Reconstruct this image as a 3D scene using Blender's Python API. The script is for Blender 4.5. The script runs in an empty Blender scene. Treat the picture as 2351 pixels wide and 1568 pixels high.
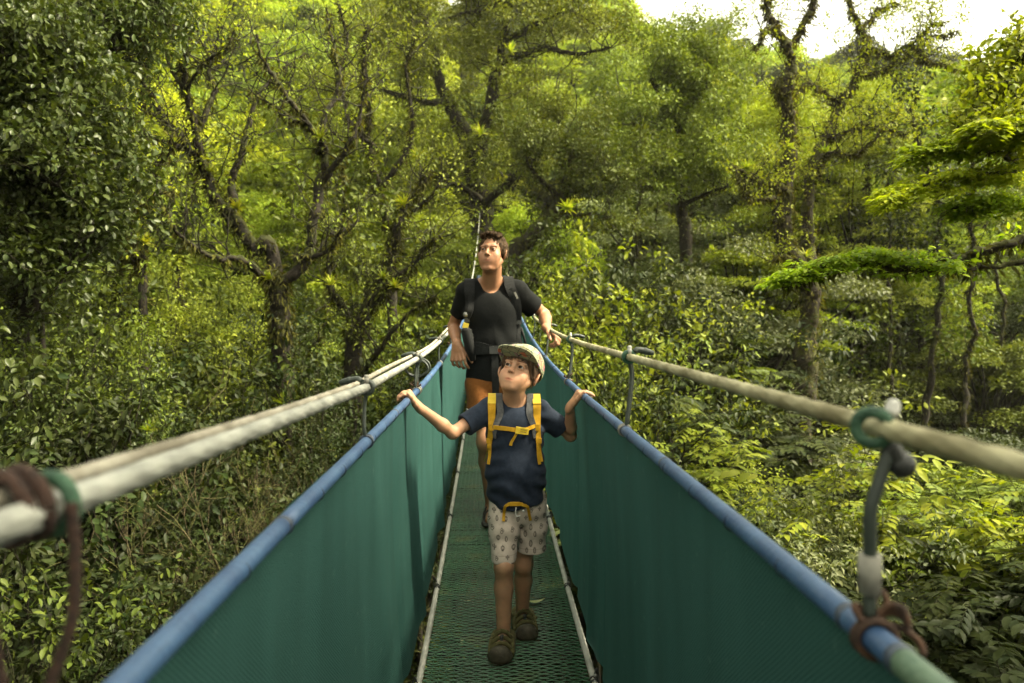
import bpy, math, random
import numpy as np
from mathutils import Vector, Matrix, Euler
R = math.radians
SC = bpy.context.scene
COL = SC.collection
PI = math.pi

# ------------------------------------------------------------------ camera
CAM = np.array([0.0, 0.0, 1.28])
cam_d = bpy.data.cameras.new("camera")
cam = bpy.data.objects.new("camera", cam_d)
COL.objects.link(cam)
cam.location = CAM.tolist()
cam.rotation_euler = (R(90 - 1.691), 0, R(-1.581))
cam_d.sensor_width = 36.0
cam_d.lens = 28.0
cam_d.clip_start = 0.02
cam_d.clip_end = 2000
cam_d.dof.use_dof = True
cam_d.dof.focus_distance = 3.1
cam_d.dof.aperture_fstop = 4.0
SC.camera = cam
RM = np.array(Euler(cam.rotation_euler).to_matrix())
F = 1829.0

def P(px, py, d):
    """world point seen at photo position (px, py) lying d metres ahead along the bridge"""
    r = RM @ np.array([(px - 1175.5) / F, -(py - 784.0) / F, -1.0])
    return CAM + r * (d / r[1])

def toP(p):
    v = RM.T @ (np.asarray(p, float) - CAM)
    return 1175.5 + F * v[0] / -v[2], 784.0 - F * v[1] / -v[2], -v[2]

# ------------------------------------------------------------------ tagging
def tag(o, label=None, cat=None, group=None, kind=None):
    if label: o["label"] = label
    if cat: o["category"] = cat
    if group: o["group"] = group
    if kind: o["kind"] = kind
    return o

def empty(name, loc=(0, 0, 0), rz=0.0):
    o = bpy.data.objects.new(name, None)
    o.empty_display_size = 0.1
    COL.objects.link(o)
    o.location = [float(v) for v in loc]
    o.rotation_euler = (0, 0, rz)
    return o

def child_of(o, parent):
    """parent o (built in world coordinates) under parent"""
    o.parent = parent
    o.matrix_parent_inverse = Matrix.LocRotScale(parent.location, parent.rotation_euler, parent.scale).inverted()

# ------------------------------------------------------------------ mesh builder
class MB:
    def __init__(self):
        self.v, self.f, self.n = [], [], 0
    def add(self, v, f):
        v = np.asarray(v, np.float32).reshape(-1, 3)
        for a in (f if isinstance(f, (list, tuple)) and len(f) and isinstance(f[0], np.ndarray) else [np.asarray(f)]):
            if len(a): self.f.append(a.astype(np.int64) + self.n)
        self.v.append(v); self.n += len(v)
    def mesh(self, name, mat, smooth=True):
        me = bpy.data.meshes.new(name)
        if self.n:
            V = np.concatenate(self.v)
            loops = np.concatenate([a.ravel() for a in self.f])
            sizes = np.concatenate([np.full(len(a), a.shape[1]) for a in self.f])
            me.vertices.add(len(V)); me.vertices.foreach_set("co", V.ravel())
            me.loops.add(len(loops)); me.loops.foreach_set("vertex_index", loops.astype(np.int32))
            me.polygons.add(len(sizes))
            st = np.concatenate([[0], np.cumsum(sizes)[:-1]])
            me.polygons.foreach_set("loop_start", st.astype(np.int32))
            me.polygons.foreach_set("loop_total", sizes.astype(np.int32))
            me.polygons.foreach_set("use_smooth", np.full(len(sizes), smooth))
            me.update(calc_edges=True)
        if mat: me.materials.append(mat)
        return me
    def build(self, name, mat, parent=None, smooth=True, local=False):
        o = bpy.data.objects.new(name, self.mesh(name, mat, smooth))
        COL.objects.link(o)
        if parent is not None:
            if local: o.parent = parent
            else: child_of(o, parent)
        return o

def frames(path):
    path = np.asarray(path, float)
    t = np.gradient(path, axis=0)
    t /= np.linalg.norm(t, axis=1, keepdims=True) + 1e-12
    up = np.array([0, 0, 1.0]) if abs(t[0][2]) < 0.9 else np.array([1.0, 0, 0])
    a = np.cross(t[0], up); a /= np.linalg.norm(a)
    A = []
    for i in range(len(path)):
        a = a - t[i] * np.dot(a, t[i]); a /= np.linalg.norm(a) + 1e-12
        A.append(a.copy())
    A = np.array(A)
    return t, A, np.cross(t, A)

def tube(mb, path, rad, sides=8, lobes=0, amp=0.0, twist=0.0, cap=True):
    path = np.asarray(path, float); n = len(path)
    rad = np.full(n, rad, float) if np.isscalar(rad) else np.asarray(rad, float)
    t, A, B = frames(path)
    th = np.arange(sides) * 2 * PI / sides
    r = rad[:, None] * np.ones((n, sides))
    ang = np.tile(th, (n, 1))
    if lobes:
        s = np.concatenate([[0], np.cumsum(np.linalg.norm(np.diff(path, axis=0), axis=1))])
        ph = s[:, None] * twist
        r = r * (1 - amp + amp * np.abs(np.cos(lobes * 0.5 * (ang + ph))) * 1.5)
    v = path[:, None, :] + r[..., None] * (np.cos(ang)[..., None] * A[:, None, :] + np.sin(ang)[..., None] * B[:, None, :])
    i = np.arange(n - 1)[:, None]; j = np.arange(sides)[None, :]
    j2 = (j + 1) % sides
    q = np.stack([i * sides + j, i * sides + j2, (i + 1) * sides + j2, (i + 1) * sides + j], -1).reshape(-1, 4)
    vv = v.reshape(-1, 3)
    if cap:
        c0, c1 = len(vv), len(vv) + 1
        vv = np.concatenate([vv, path[:1], path[-1:]])
        jj = np.arange(sides); k = (n - 1) * sides
        tr = np.concatenate([np.stack([np.full(sides, c0), (jj + 1) % sides, jj], -1),
                             np.stack([np.full(sides, c1), k + jj, k + (jj + 1) % sides], -1)])
        mb.add(vv, [q, tr])
    else:
        mb.add(vv, q)

def torus(mb, c, axis, r_big, r_small, n=24, m=8, arc=2 * PI, start=0.0, squash=1.0):
    axis = np.asarray(axis, float); axis /= np.linalg.norm(axis)
    a = np.cross(axis, [0, 0, 1.0] if abs(axis[2]) < .9 else [1.0, 0, 0]); a /= np.linalg.norm(a)
    b = np.cross(axis, a)
    full = arc > 2 * PI - 1e-3
    th = start + np.linspace(0, arc, n + 1)
    path = np.asarray(c) + r_big * (np.cos(th)[:, None] * a + squash * np.sin(th)[:, None] * b)
    tube(mb, path, r_small, m, cap=not full)

def box(mb, c, half, rot=None):
    s = np.array([[x, y, z] for x in (-1, 1) for y in (-1, 1) for z in (-1, 1)], float) * np.asarray(half)
    if rot is not None: s = s @ np.asarray(rot).T
    f = np.array([[0, 1, 3, 2], [4, 6, 7, 5], [0, 4, 5, 1], [2, 3, 7, 6], [0, 2, 6, 4], [1, 5, 7, 3]])
    mb.add(s + np.asarray(c), f)

def ball(mb, c, r, n=12, m=8):
    r = np.ones(3) * r
    th = np.linspace(0, PI, m + 1); ph = np.arange(n) * 2 * PI / n
    v = np.stack([np.sin(th)[:, None] * np.cos(ph), np.sin(th)[:, None] * np.sin(ph), np.cos(th)[:, None] * np.ones(n)], -1)
    i = np.arange(m)[:, None]; j = np.arange(n)[None]; j2 = (j + 1) % n
    q = np.stack([i * n + j, (i + 1) * n + j, (i + 1) * n + j2, i * n + j2], -1).reshape(-1, 4)
    mb.add(v.reshape(-1, 3) * r + np.asarray(c), q)

def smooth_path(pts, n):
    """Catmull-Rom through pts (k, dim) -> n points"""
    p = np.asarray(pts, float)
    if len(p) < 3:
        t = np.linspace(0, 1, n)[:, None]; return p[0] * (1 - t) + p[-1] * t
    pp = np.concatenate([[2 * p[0] - p[1]], p, [2 * p[-1] - p[-2]]])
    u = np.linspace(0, len(p) - 1 - 1e-6, n); i = u.astype(int); t = (u - i)[:, None]
    a, b, c, d = pp[i], pp[i + 1], pp[i + 2], pp[i + 3]
    return .5 * (2 * b + (c - a) * t + (2 * a - 5 * b + 4 * c - d) * t ** 2 + (3 * b - a - 3 * c + d) * t ** 3)

def lerp(a, b, t): return np.asarray(a, float) * (1 - t) + np.asarray(b, float) * t
def unit(v): v = np.asarray(v, float); return v / np.linalg.norm(v)
def noise3(p, f=1.0, seed=0.0):
    """cheap smooth pseudo noise in -1..1"""
    x, y, z = p[..., 0] * f + seed * 1.7, p[..., 1] * f + seed * 2.3, p[..., 2] * f - seed * .9
    return (np.sin(1.3 * x + 1.9 * np.sin(.7 * y + .4 * z) + seed) + np.sin(1.7 * y + 1.6 * np.sin(.9 * z + .5 * x))
            + np.sin(1.5 * z + 1.8 * np.sin(.8 * x - .6 * y))) / 3

# ------------------------------------------------------------------ materials
def new_mat(name):
    m = bpy.data.materials.new(name); m.use_nodes = True
    nt = m.node_tree; nt.nodes.clear()
    return m, nt, nt.nodes, nt.links

def rgb(c): return (c[0], c[1], c[2], 1.0)

def node(nt, typ, **kw):
    n = nt.nodes.new(typ)
    for k, v in kw.items():
        if k in n.inputs: n.inputs[k].default_value = v
        else: setattr(n, k, v)
    return n

def ramp(nt, fac, stops):
    r = nt.nodes.new("ShaderNodeValToRGB")
    e = r.color_ramp.elements
    while len(e) < len(stops): e.new(0.5)
    for el, (p, c) in zip(e, stops):
        el.position = p; el.color = rgb(c)
    nt.links.new(fac, r.inputs[0])
    return r.outputs[0]

def leaf_mat(name, cols, trans=0.4, tcol=None, rough=.55, spec=.14):
    m, nt, N, L = new_mat(name)
    out = N.new("ShaderNodeOutputMaterial")
    geo = N.new("ShaderNodeNewGeometry"); oi = N.new("ShaderNodeObjectInfo")
    k = len(cols)
    c = ramp(nt, geo.outputs["Random Per Island"], [(i / max(1, k - 1), cc) for i, cc in enumerate(cols)])
    hs = N.new("ShaderNodeHueSaturation")
    mr = node(nt, "ShaderNodeMapRange"); mr.inputs[3].default_value = .75; mr.inputs[4].default_value = 1.3
    L.new(oi.outputs["Random"], mr.inputs[0]); L.new(mr.outputs[0], hs.inputs["Value"])
    mh = node(nt, "ShaderNodeMapRange"); mh.inputs[3].default_value = .485; mh.inputs[4].default_value = .515
    mul = node(nt, "ShaderNodeMath", operation='FRACT'); m7 = node(nt, "ShaderNodeMath", operation='MULTIPLY'); m7.inputs[1].default_value = 7.31
    L.new(oi.outputs["Random"], m7.inputs[0]); L.new(m7.outputs[0], mul.inputs[0]); L.new(mul.outputs[0], mh.inputs[0]); L.new(mh.outputs[0], hs.inputs["Hue"])
    L.new(c, hs.inputs["Color"])
    p = node(nt, "ShaderNodeBsdfPrincipled", Roughness=rough)
    p.inputs["Specular IOR Level"].default_value = spec
    L.new(hs.outputs[0], p.inputs["Base Color"])
    tr = N.new("ShaderNodeBsdfTranslucent")
    mx = N.new("ShaderNodeMixRGB"); mx.blend_type = 'MULTIPLY'; mx.inputs[0].default_value = 1
    L.new(hs.outputs[0], mx.inputs[1]); mx.inputs[2].default_value = rgb(tcol or (1.5, 1.45, .5)); L.new(mx.outputs[0], tr.inputs[0])
    ms = N.new("ShaderNodeMixShader"); ms.inputs[0].default_value = trans
    L.new(p.outputs[0], ms.inputs[1]); L.new(tr.outputs[0], ms.inputs[2]); L.new(ms.outputs[0], out.inputs[0])
    return m

def simple_mat(name, c1, c2=None, scale=20.0, rough=.6, bump=0.0, bscale=None, spec=.5, metallic=0.0, detail=6, lo=.35, hi=.65, stretch=None, trans=0.0, sheen=0.0):
    m, nt, N, L = new_mat(name)
    out = N.new("ShaderNodeOutputMaterial")
    p = node(nt, "ShaderNodeBsdfPrincipled", Roughness=rough, Metallic=metallic)
    p.inputs["Specular IOR Level"].default_value = spec
    p.inputs["Sheen Weight"].default_value = sheen
    tc = N.new("ShaderNodeTexCoord"); mp = N.new("ShaderNodeMapping")
    L.new(tc.outputs["Object"], mp.inputs[0])
    if stretch: mp.inputs["Scale"].default_value = stretch
    if c2:
        nz = node(nt, "ShaderNodeTexNoise", Scale=scale, Detail=detail); L.new(mp.outputs[0], nz.inputs["Vector"])
        c = ramp(nt, nz.outputs[0], [(lo, c1), (hi, c2)])
        L.new(c, p.inputs["Base Color"])
    else:
        p.inputs["Base Color"].default_value = rgb(c1)
    if bump:
        nb = node(nt, "ShaderNodeTexNoise", Scale=bscale or scale * 4, Detail=4); L.new(mp.outputs[0], nb.inputs["Vector"])
        b = node(nt, "ShaderNodeBump", Strength=bump, Distance=.01); L.new(nb.outputs[0], b.inputs["Height"]); L.new(b.outputs[0], p.inputs["Normal"])
    if trans:
        tr = N.new("ShaderNodeBsdfTranslucent"); tr.inputs[0].default_value = rgb(c1)
        ms = N.new("ShaderNodeMixShader"); ms.inputs[0].default_value = trans
        L.new(p.outputs[0], ms.inputs[1]); L.new(tr.outputs[0], ms.inputs[2]); L.new(ms.outputs[0], out.inputs[0])
    else:
        L.new(p.outputs[0], out.inputs[0])
    return m

def bark_mat(name, bark, bark2, moss, amount=.5, scale=6.0):
    m, nt, N, L = new_mat(name)
    out = N.new("ShaderNodeOutputMaterial")
    p = node(nt, "ShaderNodeBsdfPrincipled", Roughness=.9); p.inputs["Specular IOR Level"].default_value = .2
    geo = N.new("ShaderNodeNewGeometry"); tc = N.new("ShaderNodeTexCoord")
    nz = node(nt, "ShaderNodeTexNoise", Scale=scale * 3, Detail=8); L.new(tc.outputs["Object"], nz.inputs["Vector"])
    c = ramp(nt, nz.outputs[0], [(.35, bark), (.65, bark2)])
    n2 = node(nt, "ShaderNodeTexNoise", Scale=scale, Detail=6); L.new(tc.outputs["Object"], n2.inputs["Vector"])
    sx = N.new("ShaderNodeSeparateXYZ"); L.new(geo.outputs["Normal"], sx.inputs[0])
    ad = node(nt, "ShaderNodeMath", operation='MULTIPLY_ADD'); ad.inputs[1].default_value = .28; L.new(sx.outputs[2], ad.inputs[0]); L.new(n2.outputs[0], ad.inputs[2])
    f = ramp(nt, ad.outputs[0], [(.62 - amount * .3, (0, 0, 0)), (.74 - amount * .3, (1, 1, 1))])
    n3 = node(nt, "ShaderNodeTexNoise", Scale=scale * 8, Detail=3); L.new(tc.outputs["Object"], n3.inputs["Vector"])
    mc = ramp(nt, n3.outputs[0], [(.3, tuple(v * .55 for v in moss)), (.7, moss)])
    mx = N.new("ShaderNodeMixRGB"); L.new(f, mx.inputs[0]); L.new(c, mx.inputs[1]); L.new(mc, mx.inputs[2]); L.new(mx.outputs[0], p.inputs["Base Color"])
    b = node(nt, "ShaderNodeBump", Strength=.9, Distance=.03); L.new(nz.outputs[0], b.inputs["Height"]); L.new(b.outputs[0], p.inputs["Normal"])
    L.new(p.outputs[0], out.inputs[0])
    return m

# ------------------------------------------------------------------ sky and sun
SUN_EL, SUN_AZ = 50.0, 100.0          # azimuth clockwise from +Y (ahead) towards +X
w = bpy.data.worlds.new("World"); SC.world = w; w.use_nodes = True
wn = w.node_tree; wn.nodes.clear()
wo = wn.nodes.new("ShaderNodeOutputWorld"); bg = wn.nodes.new("ShaderNodeBackground")
sky = wn.nodes.new("ShaderNodeTexSky"); sky.sky_type = 'NISHITA'; sky.sun_disc = False
sky.sun_elevation = R(SUN_EL); sky.sun_rotation = R(SUN_AZ); sky.air_density = 1.0; sky.dust_density = 3.0; sky.ozone_density = 1.0
hs = wn.nodes.new("ShaderNodeHueSaturation"); hs.inputs["Saturation"].default_value = .18; hs.inputs["Value"].default_value = 1.35
wn.links.new(sky.outputs[0], hs.inputs["Color"])
mxw = wn.nodes.new("ShaderNodeMixRGB"); mxw.blend_type = 'MULTIPLY'; mxw.inputs[0].default_value = 1.0; mxw.inputs[2].default_value = (1.0, .95, .73, 1)
wn.links.new(hs.outputs[0], mxw.inputs[1]); wn.links.new(mxw.outputs[0], bg.inputs[0])
bg.inputs[1].default_value = .13
wn.links.new(bg.outputs[0], wo.inputs[0])
sd = bpy.data.lights.new("sun", 'SUN'); so = bpy.data.objects.new("sun", sd); COL.objects.link(so)
sd.energy = 4.0; sd.angle = R(8); sd.color = (1.0, .90, .66)
sv = Vector((math.sin(R(SUN_AZ)) * math.cos(R(SUN_EL)), math.cos(R(SUN_AZ)) * math.cos(R(SUN_EL)), math.sin(R(SUN_EL))))
so.rotation_euler = sv.to_track_quat('Z', 'Y').to_euler(); so.location = (sv * 60)

vs = SC.view_settings
SC.display_settings.display_device = 'sRGB'
vs.view_transform = 'Standard'; vs.look = 'None'; vs.exposure = 2.0; vs.gamma = 1.0; vs.use_curve_mapping = False
cy = SC.cycles
cy.max_bounces = 6; cy.diffuse_bounces = 1; cy.glossy_bounces = 2; cy.transmission_bounces = 3; cy.transparent_max_bounces = 4
cy.caustics_reflective = False; cy.caustics_refractive = False
cy.use_denoising = True
cy.denoiser = 'OPENIMAGEDENOISE'
cy.use_adaptive_sampling = True; cy.adaptive_threshold = .02
SC.render.engine = 'CYCLES'
# ================================================================== LAND
def ground_z(x, y):
    x, y = np.asarray(x, float), np.asarray(y, float)
    z = np.interp(y, [-60, -28, -12, 0, 8, 14, 25, 40, 60, 80, 100, 118, 140, 300], [10, 3, -3.5, -8.2, -7.6, -6.8, -4.4, 1.5, 9.5, 20, 30, 36, 36, 20])  # unseen rise behind the viewer is shaped to block low sky light
    far = np.clip((y - 30) / 60, 0, 1)
    z = z - far * .135 * np.clip(x, -40, 90) + far * np.where(x < 0, -x * .10, 0)
    z = z + .05 * np.clip(-x - 3, 0, 12) * (y < 40) + .02 * np.clip(x - 3, 0, 12) * (y < 40)
    z = z + .5 * np.sin(x * .31 + .4 * np.sin(y * .2)) * np.sin(y * .27 + .5) + .9 * far * np.sin(x * .11 + 1) * np.sin(y * .09)
    z = z + np.where(x > 0, 9.0, 5.0) * np.clip((np.abs(x) - 6) / 4, 0, 1) * np.clip((9 - y) / 6, 0, 1)          # unseen banks beside the viewer, added to block light and hold shade trees
    z = z + 5.4 * np.exp(-((x / 2.6) ** 2 + ((y - 24.5) / 2.4) ** 2))
    return z
def pixel_on_ground(px, py, h=0.0):
    r = P(px, py, 1.0) - CAM
    for d in np.concatenate([np.arange(3, 40, .25), np.arange(40, 140, 1)]):
        q = CAM + r * d
        if q[2] - h < ground_z(q[0], q[1]): return q
    return CAM + r * 110

xs = np.concatenate([np.linspace(-260, -60, 30)[:-1], np.linspace(-60, 70, 150), np.linspace(70, 260, 30)[1:]])
ys = np.concatenate([np.linspace(-60, -2, 24)[:-1], np.linspace(-2, 130, 160), np.linspace(130, 300, 30)[1:]])
X, Y = np.meshgrid(xs, ys, indexing='ij'); n, m_ = X.shape
i = np.arange(n - 1)[:, None]; j = np.arange(m_ - 1)[None]
q = np.stack([i * m_ + j, (i + 1) * m_ + j, (i + 1) * m_ + j + 1, i * m_ + j + 1], -1).reshape(-1, 4)
mb = MB(); mb.add(np.stack([X, Y, ground_z(X, Y)], -1).reshape(-1, 3), q)
M_soil = simple_mat("forest_floor", (.014, .011, .006), (.03, .035, .012), 2.2, .95, .5, 20, detail=10)
tag(mb.build("ground", M_soil), kind="structure")

# ================================================================== LEAVES
def add_leaves(mb, pos, ax, nrm, ln, wd, curl=.12, fold=.18, rich=False):
    """one folded leaf blade per row (2 triangles, or 6 faces when rich)"""
    N_ = len(pos); ln = np.broadcast_to(ln, N_).astype(float); wd = np.broadcast_to(wd, N_).astype(float)
    ax = ax / (np.linalg.norm(ax, axis=1, keepdims=True) + 1e-9)
    nrm = nrm - ax * np.sum(nrm * ax, 1, keepdims=True); nrm = nrm / (np.linalg.norm(nrm, axis=1, keepdims=True) + 1e-9)
    sd = np.cross(ax, nrm)
    L_ = ln[:, None]; W_ = wd[:, None]
    if not rich:
        a = pos; t = pos + ax * L_ - nrm * L_ * curl
        mid = pos + ax * L_ * .45 + nrm * W_ * fold
        v = np.stack([a, mid + sd * W_ * .5, t, mid - sd * W_ * .5], 1)
        f = np.array([[0, 1, 2], [0, 2, 3]])
        mb.add(v.reshape(-1, 3), (np.arange(N_)[:, None, None] * 4 + f[None]).reshape(-1, 3))
    else:
        pts = [pos]
        prof = [(.22, .72), (.52, 1.0), (.80, .62)]
        mids, Ls, Rs = [], [], []
        for u, w_ in prof:
            c = pos + ax * L_ * u - nrm * L_ * curl * u * u
            mids.append(c); Ls.append(c + sd * W_ * .5 * w_ + nrm * W_ * fold * w_); Rs.append(c - sd * W_ * .5 * w_ + nrm * W_ * fold * w_)
        tip = pos + ax * L_ - nrm * L_ * curl * 1.1
        v = np.stack([pos] + mids + Ls + Rs + [tip], 1)      # 0 base,1-3 mid,4-6 L,7-9 R,10 tip
        tri = np.array([[0, 4, 1], [0, 1, 7], [3, 6, 10], [3, 10, 9]])
        qd = np.array([[1, 4, 5, 2], [2, 5, 6, 3], [1, 2, 8, 7], [2, 3, 9, 8]])
        b = np.arange(N_)[:, None, None] * 11
        mb.add(v.reshape(-1, 3), [(b + tri[None]).reshape(-1, 3), (b + qd[None]).reshape(-1, 4)])

def rand_unit(rs, n): v = rs.randn(n, 3); return v / np.linalg.norm(v, axis=1, keepdims=True)

def clump(mb, rs, c, rad, n, ln, wd, flat=.6, up=.7, rich=False, droop=.25, ratio=None):
    """leaves filling a lumpy flattened ball"""
    u = rand_unit(rs, n); u[:, 2] = np.abs(u[:, 2]) - .25 * rs.rand(n); r = rs.uniform(.55, 1.08, n) * (1 + .22 * np.sin(u[:, 0] * 7 + c[0] * 9) * np.sin(u[:, 1] * 6 + c[1] * 7))
    p = np.asarray(c) + u * r[:, None] * np.asarray([rad, rad, rad * flat])
    ax = u * [1, 1, .35] + rs.randn(n, 3) * .5; ax[:, 2] -= droop
    nr = np.array([0, 0, 1.0]) * up + u * .55 + rs.randn(n, 3) * .38
    s = rs.uniform(.65, 1.25, n)
    add_leaves(mb, p, ax, nr, ln * s, wd * s, rich=rich)

def limb(rs, pts, n, wig):
    p = smooth_path(pts, n)
    w_ = np.cumsum(rs.randn(n, 3), axis=0); w_ -= np.linspace(0, 1, n)[:, None] * w_[-1]
    return p + w_ * wig

def sprout(rs, wood, twigs, p0, d, length, r0, depth, wig=.25, up=.25, ratio=(.5, .72), nch=(2, 4), sides=6):
    n = max(4, int(6 + depth))
    pts = [np.asarray(p0, float)]; d = unit(d)
    for k in range(n - 1):
        d = unit(d + rs.randn(3) * wig + np.array([0, 0, up * .25])); pts.append(pts[-1] + d * length / (n - 1))
    pts = np.array(pts); rad = np.linspace(r0, max(r0 * .4, .003), n)
    tube(wood, pts, rad, sides, cap=False)
    if depth <= 0: twigs.append(pts); return
    if depth <= 1: twigs.append(pts[n // 2:])
    for c in range(rs.randint(nch[0], nch[1] + 1)):
        k = rs.randint(max(1, n // 3), n); dd = unit(d + rs.randn(3) * .75 + np.array([0, 0, up]))
        sprout(rs, wood, twigs, pts[k], dd, length * rs.uniform(*ratio), rad[k] * .65, depth - 1, wig, up, ratio, nch, max(4, sides - 1))

def twig_leaves(mb, rs, twigs, per, rad, ln, wd, rich=False, up=.7, droop=.25):
    for t in twigs:
        n = rs.poisson(per)
        if n == 0: continue
        k = np.where(rs.rand(n) < .65, 1 - .25 * rs.rand(n), rs.rand(n)) * (len(t) - 1); i_ = k.astype(int); f = (k - i_)[:, None]
        base = t[i_] * (1 - f) + t[np.minimum(i_ + 1, len(t) - 1)] * f
        u = rand_unit(rs, n)
        p = base + u * rad * rs.rand(n)[:, None] ** .6 * [1, 1, .6]
        ax = u + rs.randn(n, 3) * .4; ax[:, 2] -= droop
        nr = np.array([0, 0, up]) + u * .5 + rs.randn(n, 3) * .35
        s = rs.uniform(.65, 1.25, n)
        add_leaves(mb, p, ax, nr, ln * s, wd * s, rich=rich)

# ---- leaf colours
G = dict(
    olive=leaf_mat("olive_leaves", [(0.068, 0.092, 0.012), (0.106, 0.140, 0.017), (0.148, 0.178, 0.024), (0.085, 0.110, 0.014)], .27),
    dark=leaf_mat("dark_green_leaves", [(0.013, 0.022, 0.006), (0.022, 0.032, 0.008), (0.034, 0.044, 0.012), (0.018, 0.027, 0.007)], .2, (1.5, 1.5, .5), .5, .12),  # darkened further to carry the shade on leaves low in the ravine
    gloss=leaf_mat("glossy_green_leaves", [(0.029, 0.047, 0.010), (0.047, 0.067, 0.014), (0.069, 0.088, 0.021), (0.038, 0.057, 0.012)], .2, (1.5, 1.5, .5), .42, .22),
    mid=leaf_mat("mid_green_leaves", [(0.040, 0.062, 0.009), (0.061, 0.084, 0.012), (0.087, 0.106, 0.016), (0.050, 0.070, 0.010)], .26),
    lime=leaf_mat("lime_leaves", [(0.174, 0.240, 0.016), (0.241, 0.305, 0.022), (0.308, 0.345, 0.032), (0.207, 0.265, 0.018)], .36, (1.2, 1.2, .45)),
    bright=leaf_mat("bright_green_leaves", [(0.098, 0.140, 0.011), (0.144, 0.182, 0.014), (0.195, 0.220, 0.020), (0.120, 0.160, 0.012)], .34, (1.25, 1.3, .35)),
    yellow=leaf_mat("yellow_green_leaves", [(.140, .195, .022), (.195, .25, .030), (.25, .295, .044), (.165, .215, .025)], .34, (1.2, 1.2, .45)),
    grey=leaf_mat("grey_green_leaves", [(0.084, 0.108, 0.042), (0.116, 0.135, 0.056), (0.147, 0.162, 0.070), (0.100, 0.122, 0.048)], .24, (1.3, 1.35, .6), .55, .25),
    sunny=leaf_mat("sunny_leaves", [(0.172, 0.250, 0.010), (0.230, 0.300, 0.014), (0.299, 0.345, 0.020), (0.196, 0.270, 0.012)], .5, (1.2, 1.25, .4)),
    moss=leaf_mat("moss_fronds", [(.022, .024, .006), (.045, .047, .010), (.085, .085, .016), (.028, .027, .008)], .3, (1.4, 1.3, .4), .8, .1),
    brom=leaf_mat("bromeliad_leaves", [(.13, .19, .014), (.19, .24, .02), (.26, .26, .026), (.17, .19, .02)], .45, (1.2, 1.2, .4)),
)
M_bark = bark_mat("mossy_bark", (.014, .011, .008), (.040, .031, .021), (.050, .052, .011), .5, 5)
M_bark_dark = bark_mat("dark_bark", (.010, .009, .007), (.028, .022, .016), (.034, .038, .010), .3, 5)
M_bark_pale = bark_mat("pale_bark", (.045, .036, .020), (.11, .085, .048), (.07, .075, .018), .35, 8)

# ================================================================== COPIES
def copy_tree(o, mats=None):
    c = o.copy(); COL.objects.link(c)
    for ch in o.children:
        k = ch.copy(); COL.objects.link(k); k.parent = c
        if mats and ch.name.split('.')[0] in mats:
            k.material_slots[0].link = 'OBJECT'; k.material_slots[0].material = mats[ch.name.split('.')[0]]
    return c

COLS = [(200, "beside the dark leafy tree at the left edge"), (400, "right of the dark leafy tree"), (560, "behind the forked bare tree"), (740, "behind the crooked mossy tree"), (960, "left of the walking man"), (1180, "behind the walking man"), (1400, "right of the walking man"), (1620, "above the right handrail"), (1780, "left of the twin mossy trunks"), (1940, "behind the twin mossy trunks"), (2140, "right of the twin mossy trunks"), (9999, "near the right edge")]
def place_words(p):
    px, py, d = toP(p)
    c = next((w_ for lim, w_ in COLS if px < lim), "near the right edge")
    r = next(w_ for lim, w_ in ((140, "at the top of the slope"), (330, "high on the hillside"), (520, "halfway up the hillside"), (700, "low on the hillside"), (950, "at eye level"), (1200, "down in the ravine"), (9999, "deep below the cables")) if py < min(lim, 9998) or lim == 9999)
    return r + ", " + c

# ================================================================== TREE PROTOTYPES FOR THE HILLSIDE
def make_canopy_tree(name, seed, h, shape, ln, wd, nleaf, spread=1.0, lean=0.0):
    rs = np.random.RandomState(seed); root = empty(name)
    wood, crown = MB(), MB()
    top = np.array([lean, 0, h * .62]); tube(wood, limb(rs, [(0, 0, -1.2), (lean * .3, 0, h * .3), top], 8, .05), np.linspace(h * .022, h * .012, 8), 7, cap=False)
    cl = []
    for k in range(shape['n']):
        a = rs.rand() * 2 * PI; t = rs.rand()
        if shape['kind'] == 'dome':
            el_ = math.asin(rs.uniform(-.25, 1)); rr = rs.uniform(.55, 1) ** .6; c = np.array([math.cos(a) * math.cos(el_) * rr * h * .36 * spread, math.sin(a) * math.cos(el_) * rr * h * .36 * spread, h * .62 + math.sin(el_) * rr * h * .36])
            r_ = rs.uniform(.07, .15) * h
        elif shape['kind'] == 'layer':
            lv = rs.randint(4); z = h * (.50 + .13 * lv); R_ = h * .44 * spread * (1 - .20 * lv) * math.sqrt(rs.rand()); c = np.array([math.cos(a) * R_, math.sin(a) * R_, z + rs.uniform(-.02, .02) * h - R_ * .12]); r_ = rs.uniform(.08, .14) * h
        else:   # loose
            z = h * rs.uniform(.25, 1.0); R_ = h * .30 * spread * math.sqrt(rs.rand()) * (1.15 - .6 * abs(z / h - .55)); c = np.array([math.cos(a) * R_, math.sin(a) * R_, z]); r_ = rs.uniform(.05, .13) * h
        cl.append((c, r_))
        if k % 2 == 0:
            st = np.array([lean * .6, 0, h * rs.uniform(.25, .58)])
            tube(wood, limb(rs, [st, lerp(st, c, .5) + (0, 0, h * .02), c], 6, .05), np.linspace(h * .008, h * .0025, 6), 5, cap=False)
    tot = sum(r_ ** 2 for _, r_ in cl)
    for c, r_ in cl:
        clump(crown, rs, c, r_, max(6, int(nleaf * r_ ** 2 / tot)), ln, wd, shape.get('flat', .6), .75)
    wood.build("trunk", M_bark_dark, root); crown.build("crown", G['mid'], root)
    return root

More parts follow.
